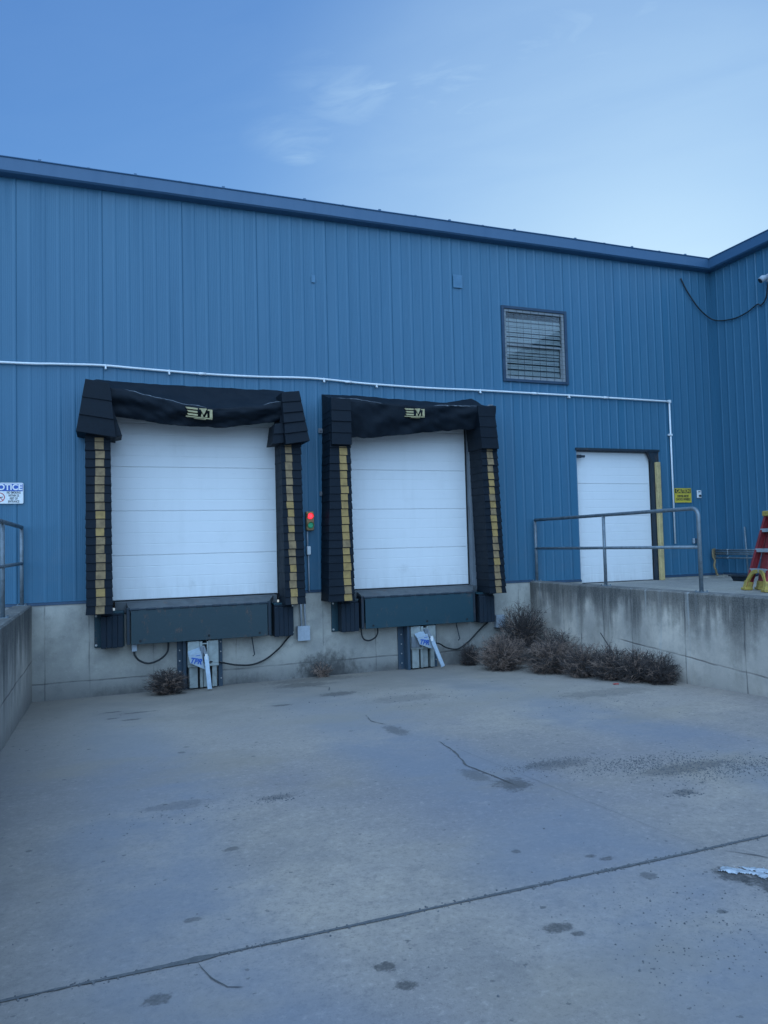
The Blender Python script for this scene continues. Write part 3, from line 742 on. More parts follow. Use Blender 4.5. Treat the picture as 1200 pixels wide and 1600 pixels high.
# ------------------------------------------------------------------ dock levelers and bumpers
def leveler(x0, x1, label, lipmat, seed):
    T = thing('dock_leveler', label, 'dock leveler', ((x0+x1)/2, -.2, .69), 'steel dock levelers under the doors')
    b = MB(); b.hexa([(x0-.2,-.03,1.12),(x1+.2,-.03,1.12),(x1+.2,.15,1.2),(x0-.2,.15,1.2),(x0-.2,-.03,1.268),(x1+.2,-.03,1.268),(x1+.2,.15,1.272),(x0-.2,.15,1.272)])
    b.hexa([(x0-.03,-.25,1.14),(x1+.02,-.25,1.14),(x1+.14,-.03,1.2),(x0-.05,-.03,1.2),(x0-.03,-.25,1.185),(x1+.02,-.25,1.185),(x1+.14,-.03,1.262),(x0-.05,-.03,1.262)])
    b.build('deck', M['deck'], T, bevel=.003)
    b = MB(); b.hexa([(x0,-.285,.70),(x1,-.285,.70),(x1,-.262,.70),(x0,-.262,.70),(x0,-.275,1.165),(x1,-.275,1.165),(x1,-.25,1.165),(x0,-.25,1.165)])
    lip = b.build('lip', lipmat, T, bevel=.005)
    b = MB()
    hs = []
    for k in range(9):
        a = x0+.04+(x1-x0-.1)*k/8; hs += [(a-.06, .012), (a-.055, .018), (a+.065, .018), (a+.07, .012)]
    b.tube([(q[0], -.268, 1.175) for q in hs], [q[1] for q in hs], 10); b.build('hinge', M['dark'], lip)
    b = MB()
    for px, pz in ((x0+.12, .745), (x1-.12, .75), ((x0+x1)/2+.1, .76)): b = MB(); b.cyl((px,-.289,pz), (px,-.27,pz), .017, 10); b.build('lip_hole', M['seal'], lip)
    b = MB(); b.box(x0+.02, x1-.02, -.24, -.035, .78, 1.14); b.build('frame', M['dark'], T)
    for a0, a1 in ((x0-.055, x0-.012), (x1+.012, x1+.055)):
        b = MB(); b.box(a0, a1, -.255, -.03, .70, 1.20); b.build('side_post', M['dark'], T, bevel=.004)
    return T
leveler(.315, 2.20, 'worn grey-green steel dock leveler under the larger left door', M['steelworn'], 1)
leveler(3.71, 5.555, 'dark teal steel dock leveler under the right-hand dock door', M['steelgreen'], 2)
def bumper(p0, p1, r0, r1, label):
    """mounting plate p0..p1, rubber block r0..r1"""
    T = thing('dock_bumper', label, 'dock bumper', ((p0+p1)/2, 0, .66), 'rubber dock bumpers beside the levelers')
    b = MB(); b.box(p0, p1, -.055, -.032, .665, 1.16); b.box(p0+.02, p1-.02, -.22, -.05, 1.135, 1.16); b.build('mounting_plate', M['steelgreen'], T, bevel=.003)
    b = MB(); L = 4; wd = (r1-r0)/L
    for k in range(L): b.box(r0+wd*k+.0008, r0+wd*(k+1)-.0008, -.25-.003*(k % 2), -.056, .668+.004*(k % 2), 1.104)
    b.box(r0+.005, r1-.005, -.225, -.056, 1.105, 1.134)
    b.build('rubber_block', M['rubber'], T, bevel=.008)
    b = MB(); e = p0+.022 if r0-p0 > p1-r1 else p1-.022
    for z in (.70, 1.10): b = MB(); b.cyl((e,-.055,z), (e,-.075,z), .016, 6); b.build('bolt', M['bolt'], T)
bumper(-.155, .235, -.07, .215, 'black bumper at the left end of the larger left dock')
bumper(2.285, 2.64, 2.31, 2.585, 'black bumper beside the grey junction box with two conduits')
bumper(3.235, 3.64, 3.335, 3.615, 'black bumper with green side plate at the left end of the right dock')
bumper(5.635, 6.0, 5.69, 5.965, 'black bumper above the tumbleweed heap at the right dock')

# ------------------------------------------------------------------ vehicle restraints
def restraint(x, sign, arm_a, arm_b, label, second):
    T = thing('vehicle_restraint', label, 'vehicle restraint', (x+.21, -.15, 0), 'galvanised vehicle restraints under the docks')
    b = MB(); b.box(x-.13, x-.045, -.05, -.032, .0, .69); b.box(x-.055, x-.01, -.22 if second else -.13, -.03, .0, .69)
    if second: b.box(x-.15, x-.01, -.06, -.032, .0, .69)
    for z in (.1, .25, .4, .55): b.cyl((x-.095, -.05, z), (x-.095, -.068, z), .012, 6, 1)
    b.build('guide_rail', [M['navy'], M['bolt']], T, bevel=.003)
    b = MB(); b.box(x+.44, x+.50, -.10, -.03, .0, .69)
    for z in (.12, .35, .5, .64): b.cyl((x+.475, -.10, z), (x+.475, -.117, z), .011, 6, 1)
    b.build('guide_rail', [M['navy'], M['bolt']], T, bevel=.003)
    b = MB()
    b.box(x, x+.165, -.245, -.05, .36, .685); b.box(x+.285, x+.425, -.245, -.05, .36, .685)
    b.box(x+.165, x+.20, -.27, -.05, .33, .68); b.box(x+.26, x+.285, -.27, -.05, .33, .68)
    b.box(x+.20, x+.26, -.15, -.05, .33, .60); b.box(x+.185, x+.275, -.262, -.235, .635, .655); b.box(x, x+.425, -.255, -.05, .325, .358)
    b.build('carriage', M['galv'], T, bevel=.005)
    b = MB()
    for a0, a1 in ((.02, .135), (.165, .205), (.215, .30), (.335, .40)): b.box(x+a0, x+a1, -.225+(.03 if a0 in (.215,) else 0), -.05, .03, .325)
    b.cyl((x+.25, -.197, .18), (x+.25, -.19, .18), .012, 8)
    b.build('lower_track', M['galv'], T, bevel=.005)
    b = MB(); b.box(x-.0, x+.43, -.12, -.035, .0, .03); b.box(x+.0, x+.425, -.048, -.034, .03, .69); b.build('base', M['dark'], T)
    if second:
        b = MB(); pts = [(x-.005, .36), (x-.005, .53)]+[(x-.005+.13*math.sin(R(t)), .40+.13*math.cos(R(t))) for t in range(10, 91, 16)]+[(x+.13, .36)]
        b.prism(pts, -.29, -.25); b.build('cheek_plate', M['jamb'], T, bevel=.003)
    # hood over the hook, sign panel and locking arm
    s = [Vector((p[0], -.37, p[1])) for p in sign]
    b = MB(); n = Vector((0, .012, 0))
    b.hexa([s[3]+n, s[3], s[2], s[2]+n, s[0]+n, s[0], s[1], s[1]+n])
    b.hexa([s[0]+Vector((0,.012,.002)), s[0]+Vector((0,0,.002)), s[1]+Vector((0,0,.002)), s[1]+Vector((0,.012,.002)), s[0]+Vector((.0,.12,.055)), s[0]+Vector((.0,.118,.055)), s[1]+Vector((0,.118,.06)), s[1]+Vector((0,.12,.06))])
    pan = b.build('sign_panel', M['galvblue'], T, bevel=.002)
    c = (s[0]+s[1]+s[2]+s[3])/4; ang = math.atan2((s[1]-s[0]).z+(s[2]-s[3]).z, (s[1]-s[0]).x+(s[2]-s[3]).x)
    rot = Matrix.Rotation(R(90), 4, 'X') @ Matrix.Rotation(ang-.06, 4, 'Z')
    lettering('TPR', .105, M['signblue'], pan, c+Vector((-.006, -.0065, -.012)), bold=.0035, width=.155, shear=.25, rot=rot)
    b = MB(); b.obox(c+Vector((-.005,-.001,.062)), c+Vector((.055,-.001,.068)), .004, .008, (0,0,1)); b.build('small_print', M['signblue'], pan)
    a = Vector((arm_a[0], -.40, arm_a[1])); e = Vector((arm_b[0], -.46, arm_b[1]))
    b = MB(); b.obox(a, e, .062, .03, (0, -1, 0)); arm = b.build('locking_arm', M['galvblue'], T, bevel=.005)
    b = MB(); b.obox(a+Vector((-.03,.12,.12)), a+Vector((.02,.06,-.03)), .045, .08, (0, -1, 0)); b.box(a.x-.075, a.x-.03, -.352, -.25, arm_a[1]-.12, arm_a[1]+.13); b.build('pivot', M['jamb'], T, bevel=.006)
    b = MB(); b.obox(a+Vector((0,-.018,.03)), a+Vector((.0,-.018,-.045)), .034, .012, (0, -1, 0)); b.build('reflector', M['white'], arm)
restraint(1.068, [(1.065, .495), (1.235, .545), (1.285, .30), (1.085, .405)], (1.30, .49), (1.335, .04), 'galvanised vehicle restraint next to the single tumbleweed', False)
restraint(4.47, [(4.52, .515), (4.70, .56), (4.78, .33), (4.56, .415)], (4.745, .51), (4.905, .06), 'galvanised vehicle restraint with arm swung out under the right dock', True)

# ------------------------------------------------------------------ cables, conduits, boxes, signs
def spline(pts, n=10):
    P = [Vector(p) for p in pts]; out = []
    for i in range(len(P)-1):
        a, b_, c, d = P[max(i-1, 0)], P[i], P[i+1], P[min(i+2, len(P)-1)]
        for k in range(n):
            t = k/n; out.append(.5*((2*b_)+(c-a)*t+(2*a-5*b_+4*c-d)*t*t+(3*b_-3*c+d-a)*t**3))
    out.append(P[-1]); return out
def cable(name, pts, r, mat, label, cat, group=None, box=None):
    b = MB(); b.tube(spline(pts), r, 8)
    if box: b.box(*box)
    o = b.build(name, mat, smooth=not box); return recentre(tag(o, label, cat, group))
T = thing('hose', 'black hose looping under the larger left leveler with a grey fitting', 'hose', (.58, -.15, .42), 'black hoses and cables under the docks')
b = MB(); b.tube(spline([(.36,-.15,.60),(.365,-.16,.54),(.43,-.16,.46),(.55,-.16,.415),(.70,-.16,.46),(.80,-.16,.56),(.815,-.14,.70)]), .013, 8); b.build('hose_tube', M['hose'], T, smooth=True)
b = MB(); b.box(.325, .395, -.19, -.10, .595, .70); b.build('fitting', M['boxgrey'], T, bevel=.006)
cable('hose', [(3.68,-.14,.72),(3.685,-.15,.6),(3.72,-.16,.53),(3.80,-.16,.505),(3.90,-.16,.545),(3.95,-.14,.62),(3.95,-.13,.72)], .012, M['hose'], 'short black hose loop under the right-hand leveler', 'hose', 'black hoses and cables under the docks')
cable('power_cable', [(1.37,-.26,.385),(1.46,-.2,.375),(1.6,-.13,.33),(1.78,-.10,.285),(2.0,-.08,.27),(2.2,-.07,.33),(2.4,-.07,.47),(2.52,-.08,.60),(2.6,-.1,.68)], .012, M['hose'], 'black cable sagging right from the left restraint to its bumper', 'cable', 'black hoses and cables under the docks')
cable('power_cable', [(4.88,-.26,.40),(4.98,-.2,.375),(5.15,-.1,.29),(5.35,-.08,.255),(5.55,-.07,.35),(5.75,-.07,.52),(5.92,-.09,.66)], .011, M['hose'], 'black cable running from the right restraint behind the tumbleweeds', 'cable', 'black hoses and cables under the docks')
def rod(x, dx, label):
    b = MB(); b.tube([(x,-.1,.78),(x,-.1,.66),(x+dx,-.12,.42),(x+dx*.8-.02,-.12,.40)], .008, 8); recentre(tag(b.build('hanging_rod', M['dark'], smooth=True), label, 'rod', 'thin rods hanging under the levelers'))
rod(2.0, .03, 'thin steel rod hanging below the larger left leveler')
rod(5.33, .045, 'thin steel rod hanging below the right-hand leveler')

# long white conduit
T = thing('conduit', 'white conduit running along the blue wall and down beside the caution sign', 'conduit', (4.3, 0, 1.86))
pts = [(-14,-.04,4.55),(-4,-.04,4.555),(-1.3,-.04,4.555),(-.6,-.04,4.575),(-.05,-.04,4.592),(.4,-.04,4.578),(.82,-.04,4.566),(1.4,-.04,4.552),(2.15,-.04,4.556),(2.8,-.04,4.578),(3.2,-.04,4.576),(3.7,-.04,4.552),(4.1,-.04,4.54),(5,-.04,4.53),(5.95,-.04,4.54),(7.5,-.04,4.54),(9.0,-.04,4.535),(9.93,-.04,4.53)]
b = MB(); b.tube(spline(pts, 5), .017, 10); b.build('pipe', M['pvc'], T, smooth=True)
b = MB(); b.cyl((9.93,-.04,4.53),(9.93,-.04,1.86), .016, 10); b.build('pipe', M['pvc'], T, smooth=True)
b = MB(); b.box(9.905, 9.958, -.068, -.014, 4.50, 4.56); b.build('elbow', M['pvc'], T, bevel=.01)
for x, z in ((-2.2, 4.555), (.02, 4.589), (.88, 4.564), (3.2, 4.576), (4.07, 4.54), (5.93, 4.54), (7.7, 4.54)):
    b = MB(); b.box(x-.011, x+.011, -.06, -.012, z-.045, z+.018); b.cyl((x,-.06,z-.042), (x,-.072,z-.042), .014, 8); b.build('clip', M['pvc'], T, bevel=.003)
for z in (3.9, 2.5): 
    b = MB(); b.box(9.885, 9.955, -.066, -.012, z-.018, z+.018); b.build('clip', M['pvc'], T, bevel=.003)
for x in (1.35, 3.6, 7.0, 8.5):
    b = MB(); zz = lerp_pts([(p[0], p[2]) for p in pts], x); b.cyl((x-.05,-.04,zz), (x+.05,-.04,zz), .021, 12); b.build('coupling', M['pvc'], T, smooth=True)

# dock signal light
T = thing('signal_light', 'red and green dock signal light between the two docks, red lit', 'signal light', (2.93, -.05, 2.2))
b = MB(); b.box(2.862, 2.982, -.09, -.017, 2.225, 2.515); b.build('housing', M['amber'], T, bevel=.015)
for z, m in ((2.445, 'redlens'), (2.305, 'greenlens')):
    b = MB(); b.tube([(2.922,-.09,z),(2.922,-.104,z),(2.922,-.11,z)], [.046, .046, .034], 24); b.build('lens', M[m], T, smooth=False)
    b = MB()
    for i in range(18):
        a0, a1 = R(-20+220*i/18), R(-20+220*(i+1)/18)
        f = lambda a, r, y: (2.922+r*math.cos(a), y, z+r*math.sin(a))
        b.hexa([f(a0,.048,-.09),f(a0,.052,-.09),f(a1,.052,-.09),f(a1,.048,-.09),f(a0,.048,-.13),f(a0,.052,-.13),f(a1,.052,-.13),f(a1,.048,-.13)])
    b.build('visor', M['amber'], T)
T = thing('switch_box', 'small white switch box on thin conduit below the signal light', 'switch box', (2.89, -.05, 1.2))
b = MB(); b.box(2.865, 2.925, -.085, -.018, 1.855, 1.985); b.build('box', M['pvc'], T, bevel=.012)
b = MB(); b.cyl((2.885,-.04,2.21),(2.885,-.04,1.98), .011, 8); b.cyl((2.895,-.04,1.86),(2.895,-.045,1.30), .011, 8); b.build('conduit_pipe', M['boxgrey'], T, smooth=True)
T = thing('junction_box', 'grey junction box with two conduits on the concrete between the docks', 'junction box', (2.78, -.05, .57))
b = MB(); b.box(2.685, 2.865, -.13, -.033, .575, .785); b.box(2.680, 2.870, -.138, -.13, .57, .79); b.build('box', M['boxgrey'], T, bevel=.005)
for x in (2.755, 2.815):
    b = MB(); b.cyl((x,-.075,.785),(x-.01,-.06,1.30), .013, 10); b.build('conduit_pipe', M['boxgrey'], T, smooth=True)
T = thing('junction_box', 'pale grey box behind the tumbleweeds at the right dock', 'junction box', (6.14, -.05, .54))
b = MB(); b.box(6.06, 6.23, -.12, -.033, .555, .76); b.build('box', M['boxgrey'], T, bevel=.006)
b = MB(); b.box(6.05, 6.24, -.13, -.033, .545, .553); b.build('flange', M['dark'], T)

# NOTICE sign (its left part lies outside the photograph)
T = thing('notice_sign', 'blue and white no smoking notice sign on the wall at the left edge', 'sign', (-1.22, -.03, 2.68))
sx0, sx1 = -1.43, -1.03
def rrect(b, x0, x1, z0, z1, r, y0, y1):
    pts = []
    for cx, cz, a in ((x1-r, z1-r, 0), (x0+r, z1-r, 90), (x0+r, z0+r, 180), (x1-r, z0+r, 270)):
        pts += [(cx+r*math.cos(R(a+t)), cz+r*math.sin(R(a+t))) for t in (0, 30, 60, 90)]
    b.prism(pts[::-1], y0, y1)
b = MB(); rrect(b, sx0, sx1, 2.655, 2.935, .016, -.0235, -.0205); pl = b.build('face', M['white'], T)
b = MB(); b.box(sx0+.01, sx1-.008, -.0248, -.0236, 2.822, 2.922); b.build('header', M['signblue'], pl)
lettering('NOTICE', .108, M['white'], pl, (-1.23, -.0262, 2.872), bold=.0035, width=.37)
lettering('NO SMOKING\nWITHIN 25\nFEET OF\nENTRANCE', .042, M['ink'], pl, (-1.147, -.0246, 2.742), bold=.0008, width=.165)
b = MB()
for i in range(28):
    a0, a1 = 2*math.pi*i/28, 2*math.pi*(i+1)/28; f = lambda a, r: (-1.315+r*math.cos(a), 2.74+r*math.sin(a))
    b.prism([f(a0, .052), f(a0, .062), f(a1, .062), f(a1, .052)], -.025, -.0236)
b.prism([(-1.355, 2.775), (-1.348, 2.782), (-1.275, 2.705), (-1.282, 2.698)], -.0254, -.0236)
b.build('prohibition_symbol', M['signred'], pl)
b = MB(); b.box(-1.35, -1.29, -.0246, -.0237, 2.733, 2.745); b.box(-1.287, -1.28, -.0246, -.0237, 2.733, 2.75); b.build('cigarette', M['ink'], pl)

T = thing('caution_sign', 'yellow caution sign on the blue wall right of the conduit', 'sign', (10.17, -.03, 2.62))
b = MB(); b.box(9.975, 10.375, -.0235, -.0205, 2.63, 2.90); pl = b.build('face', M['signyellow'], T)
b = MB(); b.box(9.99, 10.36, -.0248, -.0236, 2.805, 2.885); b.build('header', M['ink'], pl)
lettering('CAUTION', .088, M['signyellow'], pl, (10.175, -.0262, 2.845), bold=.003, width=.32)
lettering('DRIVER MUST\nCHOCK WHEELS', .062, M['ink'], pl, (10.175, -.0246, 2.718), bold=.002, width=.34)
T = thing('wall_switch', 'small white wall switch plate right of the caution sign', 'switch', (10.56, -.03, 2.72))
b = MB(); b.box(10.51, 10.61, -.035, -.0165, 2.715, 2.86); b.build('plate', M['white'], T, bevel=.006)
b = MB(); b.cyl((10.565,-.035,2.755), (10.565,-.055,2.755), .022, 12); b.box(10.535, 10.585, -.038, -.035, 2.825, 2.84); b.build('button', M['ink'], T)
T = thing('outlet_box', 'small dark grey outlet box low on the blue wall behind the railing', 'outlet box', (10.43, -.03, 1.85))
b = MB(); b.box(10.37, 10.48, -.05, -.0165, 1.86, 1.95); b.build('box', M['navy'], T, bevel=.006)
b = MB(); b.box(10.362, 10.385, -.055, -.0165, 1.855, 1.955); b.build('cover', M['boxgrey'], T, bevel=.003)

# wire draped across the corner to a lamp on the wing
cable('wire', [(10.34,-.03,6.93),(10.5,-.035,6.66),(10.75,-.05,6.36),(11.0,-.07,6.19),(11.03,-.25,6.10),(11.04,-.45,6.06),(11.04,-.65,6.04),(11.04,-.9,6.07),(11.04,-1.12,6.14),(11.04,-1.2,6.10),(11.03,-1.32,6.2),(11.0,-1.4,6.42)], .012, M['hose'], 'black wire sagging across the inner corner of the blue walls', 'wire')
T = thing('wall_lamp', 'small white security lamp high on the right wing wall', 'lamp', (11.0, -1.40, 6.5))
b = MB(); b.box(11.0, 11.062, -1.5, -1.36, 6.46, 6.6); b.build('back_box', M['boxgrey'], T, bevel=.01)
b = MB(); b.tube([(11.0,-1.4,6.55),(10.93,-1.37,6.52),(10.88,-1.35,6.48)], [.03, .06, .055], 14); b.build('lamp_head', M['boxgrey'], T, smooth=True)
b = MB(); b.cyl((10.882,-1.351,6.482), (10.872,-1.346,6.474), .045, 14); b.build('lens', M['ink'], T)

# pipe rack, strap, pole and tray on the right platform
T = thing('pipe_rack', 'rack of four thin grey pipes along the blue wing wall', 'pipe rack', (10.8, -.7, 1.55))
for z in (1.72, 1.68, 1.643, 1.575):
    b = MB(); b.cyl((10.8,-.09,z), (10.8,-1.9,z), .016, 8); b.cyl((10.8,-.39,z), (10.8,-.44,z), .021, 8); b.build('bar', M['rail'], T, smooth=True)
for y in (-.1, -1.85):
    b = MB(); b.box(10.785, 10.815, y-.02, y+.02, 1.545, 1.75); b.box(10.80, 11.065, y-.012, y+.012, 1.63, 1.66); b.build('bracket', M['strap'] if y > -.5 else M['rail'], T, bevel=.003)
cable('strap', [(10.76,-.10,1.74),(10.75,-.11,1.6),(10.77,-.13,1.52),(10.74,-.14,1.42),(10.76,-.16,1.33),(10.78,-.15,1.28),(10.79,-.17,1.24)], [.02, .03, .022][0], M['strap'], 'tan strap hanging from the end of the pipe rack', 'strap')
recentre(tag((lambda b: (b.cyl((10.98,-.70,1.2),(11.02,-.62,2.14), .014, 8), b.build('pole', M['rail'], smooth=True))[1])(MB()), 'thin grey pole leaning on the blue wing wall behind the ladder', 'pole'))
T = thing('plastic_tray', 'small black tray on the platform beside the ladder', 'tray', (10.2, -1.3, 1.2))
b = MB(); TX, TY = 10.12, -1.42
z0, z1 = 1.203, 1.30
b.hexa([(TX+.03,TY+.03,z0),(TX+.24,TY+.03,z0),(TX+.24,TY+.28,z0),(TX+.03,TY+.28,z0),(TX,TY,z1),(TX+.27,TY,z1),(TX+.27,TY+.31,z1),(TX,TY+.31,z1)])
b.build('body', M['rubber'], T, bevel=.01)
b = MB(); b.box(TX-.02, TX+.29, TY-.02, TY, z1-.02, z1+.004); b.box(TX-.02, TX, TY, TY+.33, z1-.02, z1+.004); b.build('rim', M['rubber'], T)

# red step ladder
T = thing('step_ladder', 'red fibreglass step ladder with yellow feet and cap on the right platform', 'ladder', (8.58, -3.2, 1.2))
u = Vector((-.30, -.954, 0)); nrm = Vector((-.954, .30, 0))           # along the steps / towards the viewer side
fl = Vector((8.56, -2.93, 1.205)); Wb, Wt, Hh = .50, .30, 1.08
back = -nrm
def rail_pt(side, t, rear=False):
    """side 0..1 along u, t 0..1 up the ladder"""
    c = fl+u*(Wb/2); w = Wb*(1-t)+Wt*t
    lean = (.0+.30*t) if not rear else (.20+.16*t)
    return c+u*((side-.5)*w)+back*lean+Vector((0, 0, Hh*t))
for s in (0, 1):
    b = MB(); d = 1 if s == 0 else -1
    a, e = rail_pt(s, .04), rail_pt(s, 1)
    b.obox(a, e, .022, .085, back); b.obox(a+nrm*.04+u*d*.02, e+nrm*.04+u*d*.02, .04, .008, back); b.obox(a-nrm*.04+u*d*.02, e-nrm*.04+u*d*.02, .04, .008, back)
    b.build('rail', M['red'], T, bevel=.003)
    b = MB(); a, e = rail_pt(s, .02, True), rail_pt(s, .96, True)
    b.obox(a, e, .05, .09, back); b.build('rear_leg', M['red'], T, bevel=.003)
    for rear in (False, True):
        b = MB(); a = rail_pt(s, .0, rear); b.obox(a, rail_pt(s, .11, rear), .075, .105, back); b.obox(a+Vector((0,0,.0)), a+Vector((0,0,.035)), .10, .125, back)
        b.build('foot', M['ladyellow'], T, bevel=.006)
for t in (.27, .53, .79):
    b = MB(); a, e = rail_pt(0, t), rail_pt(1, t)
    b.obox(a, e, .085, .028, (0, 0, 1)); b.obox(a+nrm*.042-Vector((0,0,.012)), e+nrm*.042-Vector((0,0,.012)), .006, .05, (0, 0, 1)); b.build('step', M['alu'], T, bevel=.003)
    b = MB(); a, e = rail_pt(0, t-.04, True), rail_pt(1, t-.04, True); b.obox(a, e, .03, .06, (0, 0, 1)); b.build('rear_brace', M['red'], T, bevel=.003)
b = MB(); a, e = rail_pt(0, 1)-u*.03, rail_pt(1, 1)+u*.03
b.obox(a+back*.03, e+back*.03, .2, .075, (0, 0, 1)); b.build('top_cap', M['ladyellow'], T, bevel=.012)
for s in (0, 1):       # arched knee braces under the first step
    b = MB(); d = u*(1 if s == 0 else -1); a = rail_pt(s, .10)+nrm*.03; c = rail_pt(s, .25)+d*.20+nrm*.03
    P = [a+(c-a)*(k/8)+Vector((0, 0, .05*math.sin(math.pi*k/8))) for k in range(9)]
    for k in range(8): b.obox(P[k], P[k+1], .05, .03, back)
    b.build('knee_brace', M['ladyellow'], T)
b = MB(); a, e = rail_pt(0, .55), rail_pt(0, .5, True); b.obox(a, e, .02, .006, (0,0,1)); a, e = rail_pt(1, .55), rail_pt(1, .5, True); b.obox(a, e, .02, .006, (0,0,1)); b.build('spreader', M['alu'], T)

# ------------------------------------------------------------------ tumbleweeds
def tumbleweed(c, rad, label, seed, n=620, base_dir=(0, 0, -1), lightness=.3, droop=.0):
    rnd = random.Random(seed); b = MB(); c = Vector(c); rx, ry, rz = rad
    root = Vector(base_dir).normalized()*.75
    def el(v): return Vector((c.x+v.x*rx, c.y+v.y*ry, c.z+v.z*rz))
    def twig(pts, r0, mi):
        N = len(pts); b.tube(pts, [r0*(1-.75*i/(N-1)) for i in range(N)], 3, False, mi)
    for i in range(n):
        d = Vector((rnd.gauss(0, 1), rnd.gauss(0, 1), rnd.gauss(0, 1))).normalized()
        if noise.noise(d*2.3+Vector((0, seed*3.1, 0))) > .22 and rnd.random() < .75: continue
        ln = (rnd.uniform(.72, 1.0) if rnd.random() < .93 else rnd.uniform(1.0, 1.28))*(1+.3*noise.noise(d*1.7+Vector((seed, 0, 0))))
        tip = d*ln; start = root*rnd.uniform(.3, 1)+Vector((rnd.uniform(-.2, .2), rnd.uniform(-.2, .2), rnd.uniform(-.2, .2)))
        mid = (start+tip)*.5+d*rnd.uniform(.05, .35)+Vector((rnd.uniform(-.15, .15), rnd.uniform(-.15, .15), rnd.uniform(-.15, .15)))
        curl = Vector((rnd.uniform(-.3, .3), rnd.uniform(-.3, .3), rnd.uniform(-.35, .1)-droop))
        P = []
        K = 6
        for k in range(K+1):
            t = k/K; q = start*(1-t)**2+mid*2*t*(1-t)+tip*t*t+curl*t**3*.45
            q += Vector((rnd.uniform(-1, 1), rnd.uniform(-1, 1), rnd.uniform(-1, 1)))*.02
            P.append(q)
        lm = 1 if rnd.random() < lightness else 0
        W = [el(q) for q in P]
        for q in W: q.z = max(q.z, gz(q.y)+.006)
        for q in W: q.x = min(q.x, XR-.012); q.y = min(q.y, -.045)
        twig(W, rnd.uniform(.0024, .0044), lm)
        for _ in range(6):
            k = rnd.randint(2, K-1); s = P[k]; dd = (P[min(k+1, K)]-P[k]).normalized()
            dd = (dd+Vector((rnd.uniform(-1, 1), rnd.uniform(-1, 1), rnd.uniform(-1, 1)))*.95).normalized(); L = rnd.uniform(.12, .30)
            Q = [s, s+dd*L*.5+Vector((rnd.uniform(-1, 1), rnd.uniform(-1, 1), rnd.uniform(-1, 1)))*.04, s+dd*L+Vector((0, 0, -.05))]
            Q = [el(q*min(1, 1.03/max(q.length, .001))) for q in Q]
            for q in Q: q.z = max(q.z, gz(q.y)+.006); q.x = min(q.x, XR-.012); q.y = min(q.y, -.045)
            twig(Q, rnd.uniform(.0018, .0032), lm)
    o = b.build('tumbleweed', [M['twig'], M['twiglight']])
    return recentre(tag(o, label, 'tumbleweed', 'dry tumbleweeds blown against the walls'))
G = lambda y, r: gz(y)+r
tumbleweed((3.02,-.16,.14), (.2,.11,.15), 'sparse pale wisp of weed at the wall base between the two docks', 31, 70, lightness=.7)
tumbleweed((.77,-.42,.20), (.31,.28,.19), 'lone round tumbleweed beside the left vehicle restraint', 11, 560, lightness=.22)
tumbleweed((5.46,-.30,.19), (.19,.19,.20), 'small dark tumbleweed at the left end of the heap, nearest the restraint', 12, 420, lightness=.08)
tumbleweed((6.28,-.55,.62), (.45,.42,.42), 'tumbleweed piled highest, wedged in the corner of the walls', 13, 650, lightness=.12)
tumbleweed((5.92,-.55,.26), (.30,.30,.28), 'dark tumbleweed under the bumper at the back of the heap', 14, 480, lightness=.08)
tumbleweed((5.62,-1.08,G(-1.08,.27)), (.40,.40,.33), 'broad tumbleweed with pale reddish twigs at the front left of the heap', 15, 760, lightness=.55)
tumbleweed((6.40,-1.35,G(-1.35,.30)), (.38,.48,.34), 'dark tumbleweed against the right retaining wall behind the drooping one', 16, 520, lightness=.12)
tumbleweed((6.0,-1.78,G(-1.78,.27)), (.40,.40,.32), 'tumbleweed with long drooping twigs in the middle of the heap', 17, 760, lightness=.4, droop=.5)
tumbleweed((6.16,-2.38,G(-2.38,.22)), (.36,.32,.26), 'low brown tumbleweed just right of the drooping one', 18, 560, lightness=.35)
tumbleweed((6.30,-2.78,G(-2.78,.22)), (.36,.32,.26), 'grey tumbleweed in front of the leaning bare stick', 19, 560, lightness=.3)
tumbleweed((6.42,-3.12,G(-3.12,.21)), (.34,.30,.25), 'tumbleweed second from the right end of the heap', 20, 560, lightness=.2)
tumbleweed((6.52,-3.44,G(-3.44,.20)), (.25,.28,.23), 'dark tumbleweed at the far right end of the heap', 21, 520, lightness=.1)
b = MB(); b.tube([(6.72,-2.0,.62),(6.66,-2.25,.47),(6.58,-2.5,.34),(6.5,-2.65,.22)], [.006, .009, .011, .012], 6); b.tube([(6.66,-2.25,.47),(6.6,-2.2,.38)], [.006,.003], 5)
recentre(tag(b.build('stick', M['stick'], smooth=True), 'bare stick leaning on the right retaining wall above the tumbleweeds', 'stick'))

